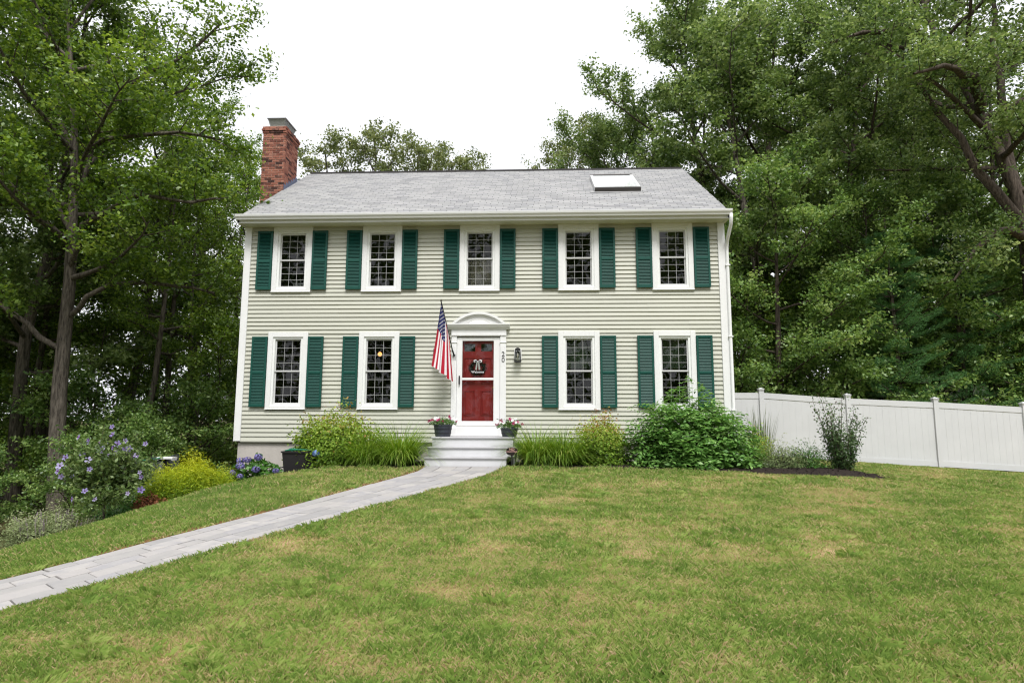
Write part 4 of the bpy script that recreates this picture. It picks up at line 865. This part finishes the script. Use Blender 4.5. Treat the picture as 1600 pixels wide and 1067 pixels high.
t, rng = shrub('catmint', 'low grey green catmint mound beside the driveway', -1.02, -4.15, (.85, .55, .68), 11000, .05, .30, L_GREY, 51, .25, 60, clump=6, tintf=lambda q, r: .25+.3*q[:, 2])
m = MB()
for i in range(70):
    a = rng.uniform(0, 6.28); r_ = rng.uniform(.2, .75)**.8; x0, y0 = math.cos(a)*r_*.75, math.sin(a)*r_*.5; z0 = .38*(1-r_*.6); h = rng.uniform(.18, .38); m.tube([(x0, y0, z0), (x0*1.15, y0*1.15, z0+h)], [.003, .006], 4)
m.build('flower_spikes', pmat('catmint_spike', S(150, 138, 140), .8, .2, 20), t, kind='stuff')
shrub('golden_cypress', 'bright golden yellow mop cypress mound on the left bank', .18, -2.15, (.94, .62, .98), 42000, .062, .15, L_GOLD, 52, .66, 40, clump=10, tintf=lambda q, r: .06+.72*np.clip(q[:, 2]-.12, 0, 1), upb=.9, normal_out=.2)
shrub('dark_shrub', 'dark green shrub between the flowering tree and the golden cypress', -1.0, -2.0, (.7, .55, .85), 7000, .06, .5, L_HIB, 53, .4, 30, clump=8, tintf=lambda q, r: .1+.25*q[:, 2])
shrub('brown_shrub', 'small dead rust brown shrub at the foot of the golden cypress', -.02, -3.05, (.34, .26, .34), 1000, .055, .4, L_RUST, 54, .3, 24, dz=.16)
shrub('groundcover_shrub', 'low green shrub behind the trunk of the flowering tree', -.75, -2.7, (.5, .45, .5), 2400, .06, .5, L_HYD, 55, .35, 20, clump=6, tintf=lambda q, r: .1+.2*q[:, 2])
t, rng = shrub('hydrangea', 'violet blue mophead hydrangea against the concrete foundation', 1.22, -1.45, (.50, .36, .50), 620, .115, .62, L_HYD, 56, .45, 14, normal_out=.5, dz=.10)
M_mop = ramp_mat('petal_violet', [S(88, 76, 136), S(116, 104, 160), S(146, 138, 186), S(110, 108, 168)], .7, .25, .2, orand=.3); M_blue = ramp_mat('petal_blue', [S(110, 138, 206), S(140, 164, 222), S(164, 184, 230)], .7, .25, .2, orand=0)
def mophead(mat, seed, r=.075):
    g = np.random.default_rng(seed); d = rand_dirs(g, 150); return leaf_mesh('flower_head', d*r*g.uniform(.88, 1.04, (150, 1))*np.array([1, 1, .8]), unit(d+g.normal(0, .2, d.shape)), rand_dirs(g, 150), .032, .030, mat, g.uniform(0, 1, 150), .05)
mh = mophead(M_mop, 1)
for p in [(-.42, -.22, .20), (-.22, -.30, .34), (-.1, -.25, .47), (.1, -.2, .52), (.12, -.32, .28), (-.18, -.36, .14), (.47, -.15, .24), (.36, -.28, .12), (-.32, -.1, .44)]: put('flower_head', mh, t, p, rng.uniform(0, 6), rng.uniform(.85, 1.15))
bh_ = thing('hydrangea', 'single pale blue hydrangea head in front of the black bin', 'flower', (2.5, -1.55, G(2.5, -1.55)))
put('flower_head', mophead(M_blue, 2), bh_, (0, 0, .34)); MB().tube([(.15, .2, 0), (.06, .1, .2), (0, 0, .3)], .006, 5).build('stem', BARK_B, bh_)
put('foliage', leaf_mesh('foliage', np.array([(.10, 0, .28), (.16, .05, .22), (.06, .06, .20), (.2, 0, .3)]), rand_dirs(rng, 4, 1), rand_dirs(rng, 4), .13, .085, L_HYD, rng.uniform(.3, .9, 4)), bh_)
# black bin with the green hose on its rim
bx_, by_ = 2.05, -1.12; bz = G(bx_, by_)-.02
bn = thing('hose_bin', 'black bin with a green garden hose round its rim by the foundation', 'bin', (bx_, by_, bz))
M_bin = pmat('black_plastic', S(38, 36, 38), .5, .15, 8)
m = MB(); 
def rect(cx, cy, hx_, hy_, z): return [(cx-hx_, cy-hy_, z), (cx+hx_, cy-hy_, z), (cx+hx_, cy+hy_, z), (cx-hx_, cy+hy_, z)]
vs = rect(0, 0, .30, .22, 0)+rect(0, 0, .34, .26, .42)+rect(0, 0, .36, .28, .42)+rect(0, 0, .36, .28, .455)+rect(0, 0, .32, .24, .455)+rect(0, 0, .28, .20, .05)
m.add(vs, [(0, 3, 2, 1)]+[(4*i+j, 4*i+(j+1) % 4, 4*i+4+(j+1) % 4, 4*i+4+j) for i in range(5) for j in range(4)]+[(20, 21, 22, 23)]); m.build('tub', M_bin, bn)
M_hose = pmat('hose_green', S(22, 112, 84), .4, .1, 10)
hp = [(.33*math.copysign(abs(math.cos(a))**.5, math.cos(a)), .25*math.copysign(abs(math.sin(a))**.5, math.sin(a)), .475+.012*math.sin(3*a)) for a in np.linspace(-2.6, 3.0, 44)]
MB().tube(hp, .016, 8).build('hose', M_hose, bn, True)
MB().tube([(-.28, .1, .44), (-.12, -.1, .40), (.1, -.12, .36), (.22, .05, .30)], .016, 8).build('hose', M_hose, bn, True)
MB().tube([(-.33, -.1, .12), (-.42, -.16, .10), (-.5, -.2, 0), (-.52, -.22, -.08)], .013, 7).build('hose', M_black, bn, True)
# tarp covered stack beside the wood and a white board
tx, ty = -2.1, -.1; tz = G(tx, ty)
tp = thing('covered_pile', 'low pile under a dark tarpaulin behind the golden cypress', 'tarpaulin', (tx, ty, tz)); tz0 = -tz
g = 14; vs = []; 
for j in range(7):
    for i in range(g): u, v_ = i/(g-1), j/6; vs.append(((u-.5)*1.5, (v_-.5)*.9, (-.02 if i in (0, g-1) or j in (0, 6) else tz0-.06+u*.2+.03*math.sin(i*1.3+j))))
MB().add(vs, [(j*g+i, j*g+i+1, (j+1)*g+i+1, (j+1)*g+i) for j in range(6) for i in range(g-1)]).build('tarpaulin', pmat('tarp_dark', S(34, 40, 42), .4, .3, 4, .2, 8), tp, True)
MB().tube([(-.74, -.46, tz0-.1), (0, -.47, tz0+.0), (.72, -.46, tz0+.1)], .014, 6).build('edge_rope', M_hose, tp)
wb = thing('white_board', 'short white board lying at the right end of the tarpaulin pile', 'board', (-1.42, -.35, .06)); MB().bbox(-.19, .19, -.1, .1, 0, .045).build('board', M_white, wb); MB().box(-.19, -.15, -.08, .08, -.03, -.001).box(.15, .19, -.08, .08, -.03, -.001).build('batten', M_white, wb)

# ------------------------------------------------------------------ planters on the landing
def planter(x, y, label, seed, h=.27, r=.215):
    t = thing('flower_planter', label, 'flower pot', (x, y, .601)); g = np.random.default_rng(seed)
    M_tub = pmat('barrel_plastic', S(52, 56, 66), .55, .25, 14, .3, 30, stretch=(3, 3, .5))
    MB().lathe([(r*.76, 0), (r*.80, .02), (r*.97, h-.03), (r, h-.03), (r, h), (r*.92, h), (r*.9, h-.05)], n=22).build('tub', M_tub, t)
    for z in (.06, .15): rr = r*(.79+.19*z/h); MB().lathe([(rr, z), (rr+.006, z+.004), (rr+.012, z+.03), (rr+.004, z+.034)], n=22).build('hoop', pmat('barrel_band', S(36, 38, 46), .5), t)
    n = 620; a = g.uniform(0, 6.28, n); q = g.uniform(0, 1, n)**.6; C = np.stack([np.cos(a)*q*r*1.45, np.sin(a)*q*r*1.1, h+.01+g.uniform(0, .15, n)*(1.1-q*.7)-.10*np.clip(q-.75, 0, 1)], 1)
    put('foliage', leaf_mesh('foliage', C, rand_dirs(g, n, .8), rand_dirs(g, n), g.uniform(.03, .055, n), .024, ramp_mat('leaf_petunia', [S(52, 84, 36), S(82, 118, 52), S(120, 150, 84)], .5, .3, .3, orand=0), np.clip(g.normal(.5, .2, n), 0, 1)), t)
    mm = [pmat('petal_magenta', S(156, 20, 92), .6, .2, 30), pmat('petal_burgundy', S(112, 16, 50), .6, .2, 30), pmat('petal_white', S(232, 230, 228), .6, .05, 30)]; fms = [flower(.034, 5, .5).mesh('flower', k) for k in mm]
    for i in range(24):
        a = g.uniform(0, 6.28); q = g.uniform(.3, 1); c = 2 if i % 3 == 0 else i % 2
        put_flower(fms[c], t, (math.cos(a)*q*r*1.6, math.sin(a)*q*r*1.1-.05, h+.06+g.uniform(0, .17)*(1.25-q)), (g.normal(0, .5), -1, g.uniform(.2, 1.1)), g.uniform(.8, 1.2))
    m = MB()
    for i in range(9):
        a = g.uniform(0, 6.28); m.tube([(0, 0, h), (math.cos(a)*r*.8, math.sin(a)*r*.6, h+.14), (math.cos(a)*r*1.5, math.sin(a)*r, h+.20)], .003, 4)
    m.build('stems', L_HYD, t, kind='stuff')
planter(5.02, -.55, 'dark barrel planter of petunias on the landing, left of the red door', 61)
planter(6.52, -.62, 'dark barrel planter of petunias on the landing, right of the red door', 62, .2, .2)
# ------------------------------------------------------------------ wall lanterns
def lantern(x, z, label):
    t = thing('wall_lantern', label, 'lamp', (x, -.03, z))
    MB().bbox(-.085, .085, -.025, 0.0, -.12, .13, .012).build('back_plate', M_white, t)
    MB().box(-.035, .035, -.05, -.025, -.06, .08).tube([(0, -.05, .06), (0, -.09, .10), (0, -.115, .15)], .012, 6).build('arm', M_black, t)
    m = MB(); c = -.115; a = .055; b = .072
    for sx in (-1, 1):
        for sy in (-1, 1): m.tube([(sx*b, c+sy*b, -.175), (sx*a, c+sy*a, .10)], .0075, 6)
    for z_, r_ in ((-.175, b), (.10, a)):
        m.box(-r_-.006, r_+.006, c-r_-.008, c-r_+.006, z_-.012, z_+.012).box(-r_-.006, r_+.006, c+r_-.006, c+r_+.008, z_-.012, z_+.012).box(-r_-.008, -r_+.006, c-r_, c+r_, z_-.012, z_+.012).box(r_-.006, r_+.008, c-r_, c+r_, z_-.012, z_+.012)
    m.build('cage', M_black, t)
    MB().add([(-a-.012, c-a-.012, .113), (a+.012, c-a-.012, .113), (a+.012, c+a+.012, .113), (-a-.012, c+a+.012, .113), (-.02, c-.02, .155), (.02, c-.02, .155), (.02, c+.02, .155), (-.02, c+.02, .155)], [(0, 1, 5, 4), (1, 2, 6, 5), (2, 3, 7, 6), (3, 0, 4, 7), (4, 5, 6, 7), (0, 3, 2, 1)]).build('roof_cap', M_black, t)
    for q in ([(-b, c-b, -.17), (b, c-b, -.17), (a, c-a, .10), (-a, c-a, .10)], [(b, c-b, -.17), (b, c+b, -.17), (a, c+a, .10), (a, c-a, .10)], [(-b, c+b, -.17), (-b, c-b, -.17), (-a, c-a, .10), (-a, c+a, .10)]): MB().add(q, [(0, 1, 2, 3)]).build('pane', M_storm, t)
    MB().lathe([(.012, -.15), (.012, -.06), (.018, -.05), (.020, -.02), (.010, .02), (.003, .04)], (0, c, 0), 10).build('bulb', pmat('bulb_glass', S(214, 206, 190), .3, .03), t, True)
lantern(6.69, 2.50, 'black wall lantern right of the front door'); lantern(4.775, 2.50, 'black wall lantern left of the door, half hidden by the flag')
# ------------------------------------------------------------------ flag
fl = thing('flag', 'limp American flag hanging from an angled pole beside the door', 'flag', (5.18, -.09, 2.46))
A0 = Vector((0, 0, 0)); TIP = Vector((-.20, -.78, 1.16))
MB().tube([A0, TIP], .013, 8).build('pole', M_black, fl); MB().lathe([(.005, 0), (.02, .01), (.024, .028), (.014, .045), (.002, .055)], n=10).build('finial', pmat('finial_dark', S(60, 52, 36), .4, metal=.5), fl, True, loc=TIP)
MB().tube([A0+Vector((.02, .07, -.04)), A0+TIP*.1], .02, 8).box(-.02, .05, .01, .035, -.09, .05).build('bracket', M_black, fl)
NS, NU = 52, 40
top, low = TIP*.985, TIP*.40
FS, FX_ = [0, .30, .42, .62, .74, 1.0], [0, .44, .34, .78, .68, 1.0]      # pleats of the hanging cloth
def fpt(s, u):
    k = min(1, u/.35); sf = s*(1-k)+k*float(np.interp(s, FS, FX_)); fold = k*.05*math.sin(float(np.interp(s, FS, [0, 1, 2, 3, 4, 5]))*math.pi/1.0+.6)
    p = top.lerp(low, s); L0 = 1.50-.36*s
    q = p+Vector((-.23*u*(1-sf)+.10*u*sf+(sf-s)*.16*u, .05*u, -L0*u*(1-.05*u)))
    q.y += fold*.8+.05*u*math.sin(sf*8+u*1.5); q.x += .012*u*math.sin(s*13+u*2)
    return q
M_fr = pmat('flag_red', S(178, 24, 48), .8, .06, 20); M_fw = pmat('flag_white', S(232, 230, 234), .8, .03, 20); M_fb = pmat('flag_blue', S(34, 40, 96), .8, .06, 20)
m = MB(); vs = [fpt(i/NS, j/NU) for i in range(NS+1) for j in range(NU+1)]; b0 = len(m.v); m.v += [tuple(v) for v in vs]
for i in range(NS):
    for j in range(NU):
        a = i*(NU+1)+j; m.f.append((a, a+1, a+NU+2, a+NU+1)); m.m.append(2 if (i < 28 and j < 16) else (0 if (i//4) % 2 == 0 else 1))
cloth = put('cloth', m.mesh('cloth', [M_fr, M_fw, M_fb], True), fl)
m = MB()
for r_ in range(9):
    for c in range(6 if r_ % 2 == 0 else 5):
        s0 = (r_+1)/10*(7/13); u0 = ((c*2+(1 if r_ % 2 == 0 else 2))/12)*.4
        p = fpt(s0, u0); pu = (fpt(s0, u0+.01)-p).normalized(); ps = (fpt(s0+.01, u0)-p).normalized(); nn = pu.cross(ps).normalized(); nn = -nn if nn.y > 0 else nn
        ring = []
        for k in range(10):
            a_ = math.pi/5*k; rr = .021 if k % 2 == 0 else .0095; ring.append(p+nn*.004+(pu*math.cos(a_)+ps*math.sin(a_))*rr)
        m.add(ring+[p+nn*.004], [(10, k, (k+1) % 10) for k in range(10)])
m.build('stars', M_fw, cloth, kind='stuff')
# ------------------------------------------------------------------ wreath on the door
wr = thing('wreath', 'dark wreath with white bow and greeting sign on the red door', 'wreath', ((dx0+dx1)/2+.0, .03, 2.20)); g = np.random.default_rng(8)
a = g.uniform(0, 6.28, 420); C = np.stack([np.cos(a)*.155, -.015+g.normal(0, .012, 420), np.sin(a)*.145], 1)+g.normal(0, .028, (420, 3))*np.array([1, .4, 1])
put('greenery', leaf_mesh('greenery', C, rand_dirs(g, 420), rand_dirs(g, 420), .06, .02, ramp_mat('wreath_leaf', [S(24, 34, 30), S(40, 56, 46), S(62, 78, 66)], .7, .1, orand=0), g.uniform(0, 1, 420)), wr)
MB().tube([(.15*math.cos(t_), 0, .14*math.sin(t_)) for t_ in np.linspace(0, 6.283, 25)], .012, 6).build('ring', BARK_B, wr)
for s_ in (-1, 1):
    MB().tube([(0, -.03, .14), (s_*.05, -.045, .175), (s_*.09, -.05, .16), (s_*.085, -.05, .125), (s_*.03, -.04, .13)], [.008, .016, .018, .014, .008], 6).build('bow_loop', M_fw, wr, True)
    MB().add([(s_*.005, -.04, .13), (s_*.035, -.045, .12), (s_*.06, -.045, -.05), (s_*.02, -.045, -.06)], [(0, 1, 2, 3)]).build('bow_tail', pmat('ribbon_check', S(206, 204, 200), .8, .25, 60), wr)
MB().lathe([(.001, -.02), (.016, -.01), (.018, .008), (.001, .02)], (0, -.045, .135), 10).build('bow_knot', M_fw, wr)
MB().bbox(-.15, .15, -.055, -.04, -.145, -.075, .004).build('greeting_board', pmat('greeting_board', S(44, 44, 46), .7), wr)
put('lettering', text_mesh('Welcome', .075, M_fw, .002), wr, (0, -.058, -.108))
# ------------------------------------------------------------------ small garden sign
sg = thing('garden_sign', 'small dark oval stake sign in front of the grass right of the steps', 'sign', (6.62, -1.64, G(6.62, -1.64)))
MB().box(-.016, .016, -.008, .008, -.1, .26).build('stake', M_black, sg); MB().lathe([(.05, 0), (.03, .03)], n=10).build('base', M_black, sg)
MB().prism_y([(.118*math.copysign(abs(math.cos(t_))**.8, math.cos(t_)), .335+.082*math.copysign(abs(math.sin(t_))**.8, math.sin(t_))) for t_ in np.linspace(0, 6.283, 29)[:-1]], -.018, -.008).build('plate', pmat('sign_plate', S(26, 14, 14), .6), sg)
M_sl = pmat('sign_lettering', S(214, 168, 160), .6, .02)
put('lettering', text_mesh('NO', .07, M_sl, .001), sg, (0, -.02, .375)); put('lettering', text_mesh('SOLICITING', .042, M_sl, .001), sg, (0, -.02, .327))
# ------------------------------------------------------------------ things seen through the windows
lp = thing('pendant_lamp', 'lit warm globe lamp inside the second lower window', 'lamp', (3.16, .9, 2.62)); MB().lathe([(.006, -.055), (.036, -.045), (.054, -.012), (.051, .018), (.024, .048), (.008, .054)], n=16).build('globe', pmat('lamp_glow', (1, .42, .12), .5, 0, emit=1.3), lp, True); MB().tube([(0, 0, .054), (0, 0, .6)], .008, 6).build('rod', M_black, lp)
chv = thing('spindle_chair', 'white spindle chair back inside the upper left window', 'chair', (1.2, .55, 3.45))
for k in range(6): MB().tube([(-.2+k*.08, 0, .45), (-.21+k*.084, .03, .98+.05*math.sin(k*.63*1))], .010, 6).build('spindle', M_white, chv)
MB().box(-.24, .24, -.01, .03, .42, .46).build('seat_rail', M_white, chv); MB().box(-.235, .235, .02, .05, .90, .94).build('top_rail', M_white, chv)
for sx in (-.21, .21): MB().tube([(sx, 0, 0), (sx, 0, .42)], .015, 6).build('leg', M_white, chv)
# ------------------------------------------------------------------ neighbour's house glimpsed through the trees
nh = thing('neighbour_house', 'pale clapboard house glimpsed through leaves above the right end of the fence', 'house', (31, 17, G(31, 17)))
for k in range(26): MB().prism_x([(-.02, k*.13), (0, k*.13+.13), (.1, k*.13+.13), (.1, k*.13)], -5, 5).build('clapboard', pmat('pale_siding', S(196, 194, 190), .7), nh)
MB().prism_x([(-.4, 3.3), (2.8, 5.4), (6, 3.3), (2.8, 5.2)], -5.3, 5.3).build('roof', pmat('grey_roof', S(120, 118, 116), .9), nh); MB().box(-4.98, 4.98, .1, 5.6, 0, 3.35).build('wall', M_room, nh)
for x in (-3, 0, 3): MB().box(x-.5, x+.5, -.05, .0, 1, 2.3).build('window', M_black, nh)

# ------------------------------------------------------------------ grass blades of the lawn
rng = np.random.default_rng(99)
FWD = np.array([-.0417, .999]); RGT = np.array([.999, .0417])
STRIP = FARE+[(a-.13, b+.06) for a, b in FARE[::-1]]
def blades(dens, d0, d1, hgt, wid, side=.86):
    w_ = d1*side*2+1; n = int((d1-d0)*w_*dens); d = rng.uniform(d0, d1, n); l = rng.uniform(-w_/2, w_/2, n); keep = np.abs(l) < d*side+.6; d, l = d[keep], l[keep]
    x = CAM[0]+FWD[0]*d+RGT[0]*l; y = CAM[1]+FWD[1]*d+RGT[1]*l
    jx, jy = x+rng.normal(0, .025, len(x)), y+rng.normal(0, .025, len(x))
    k = inpoly(jx, jy, LAWN) & ~inpoly(x, y, PATH) & ~(inpoly(jx, jy, STRIP) & (rng.uniform(0, 1, len(x)) < .8)); x, y = x[k], y[k]; n = len(x); p = patch(x, y)
    bare = np.clip((p-.80)*3, 0, .7); k = rng.uniform(0, 1, n) > bare; x, y, p = x[k], y[k], p[k]; n = len(x)
    h = hgt*rng.uniform(.55, 1.3, n)*(1.15-.5*p)*(1+.28*noise2(x, y, 3.3, 5)); az = rng.uniform(0, 6.283, n); lean = rng.uniform(.1, .95, n)+.3*p
    z = ground_z(x, y)+.002; wv = wid*rng.uniform(.7, 1.3, n)*.5; dx_, dy_ = np.cos(az), np.sin(az); fa = rng.uniform(0, 6.283, n); sx, sy = np.cos(fa)*wv, np.sin(fa)*wv
    V = np.empty((n, 4, 3)); m1 = h*.5*np.sin(lean)*.6; m2 = h*np.sin(lean)
    V[:, 0] = np.stack([x-sx, y-sy, z], 1); V[:, 1] = np.stack([x+sx, y+sy, z], 1)
    V[:, 2] = np.stack([x+dx_*m1+sx*.7, y+dy_*m1+sy*.7, z+h*.55], 1); V[:, 3] = np.stack([x+dx_*m2, y+dy_*m2, z+h*np.cos(lean*.8)], 1)
    dry = rng.uniform(0, 1, n) < .12+.70*np.clip(p-.25, 0, 1); t = np.where(dry, rng.uniform(.55, .92, n), np.clip(.04+.50*p+rng.normal(0, .15, n), 0, .62))
    return V, t
Vs, Ts = zip(blades(10500, 2.9, 6.0, .046, .0027), blades(4200, 6.0, 10, .052, .0048), blades(1900, 10, 14, .056, .009), blades(800, 14, 19, .055, .014, .95))
tv, tt_ = [], []
for _ in range(420):
    d = 3.1+9*rng.uniform()**1.3; l = rng.uniform(-1, 1)*(d*.86+.3); x0, y0 = CAM[0]+FWD[0]*d+RGT[0]*l, CAM[1]+FWD[1]*d+RGT[1]*l
    if not inpoly(np.array([x0]), np.array([y0]), LAWN)[0] or inpoly(np.array([x0]), np.array([y0]), PATH)[0]: continue
    m_ = rng.integers(50, 140); rr = rng.uniform(.03, .12); x = x0+rng.normal(0, rr, m_); y = y0+rng.normal(0, rr, m_); ok_ = inpoly(x, y, LAWN) & ~inpoly(x, y, PATH); x, y = x[ok_], y[ok_]; m_ = len(x); az = np.arctan2(y-y0, x-x0); h = rng.uniform(.035, .085, m_); lean = rng.uniform(.3, 1.1, m_); z = ground_z(x, y); wv = .0011*max(1, d/4.5); fa = az+1.57
    sx, sy = np.cos(fa)*wv, np.sin(fa)*wv; Q = np.empty((m_, 4, 3)); Q[:, 0] = np.stack([x-sx, y-sy, z], 1); Q[:, 1] = np.stack([x+sx, y+sy, z], 1); m1, m2 = h*.3*np.sin(lean), h*np.sin(lean)
    Q[:, 2] = np.stack([x+np.cos(az)*m1+sx, y+np.sin(az)*m1+sy, z+h*.6], 1); Q[:, 3] = np.stack([x+np.cos(az)*m2, y+np.sin(az)*m2, z+h*np.cos(lean*.85)], 1); tv.append(Q); tt_.append(np.clip(rng.normal(rng.uniform(.05, .35), .08, m_), 0, 1))
V = np.concatenate(list(Vs)+tv); T = np.concatenate(list(Ts)+tt_); n = len(V)
M_grass = ramp_mat('grass_blade', [S(104, 134, 62), S(136, 160, 80), S(164, 178, 104), S(184, 178, 124), S(190, 168, 128), S(206, 184, 152)], .5, .35, .25, orand=0)
put('grass', np_mesh('grass', V.reshape(-1, 3), (np.arange(n)[:, None]*4+np.array([0, 1, 2, 3])[None]), M_grass, np.repeat(T, 4)), kind='stuff', label='short patchy green and straw coloured lawn grass', category='grass')
# mulch chips
rng = np.random.default_rng(5); n = 9000; x = rng.uniform(-1.9, 13.8, n); y = rng.uniform(-5.2, 1.5, n); k = inpoly(x, y, BED_R) | inpoly(x, y, BED_L); x, y = x[k], y[k]; n = len(x)
put('mulch_chips', leaf_mesh('mulch_chips', np.stack([x, y, ground_z(x, y)+.035+rng.uniform(0, .015, n)], 1), rand_dirs(rng, n, 1.5), rand_dirs(rng, n), rng.uniform(.03, .08, n), rng.uniform(.01, .025, n), ramp_mat('mulch_chip', [S(22, 18, 17), S(44, 36, 32), S(70, 58, 50)], .95, orand=0), np.clip(rng.normal(.4, .25, n), 0, 1)), kind='stuff', label='dark bark mulch chips in the planting beds', category='mulch')
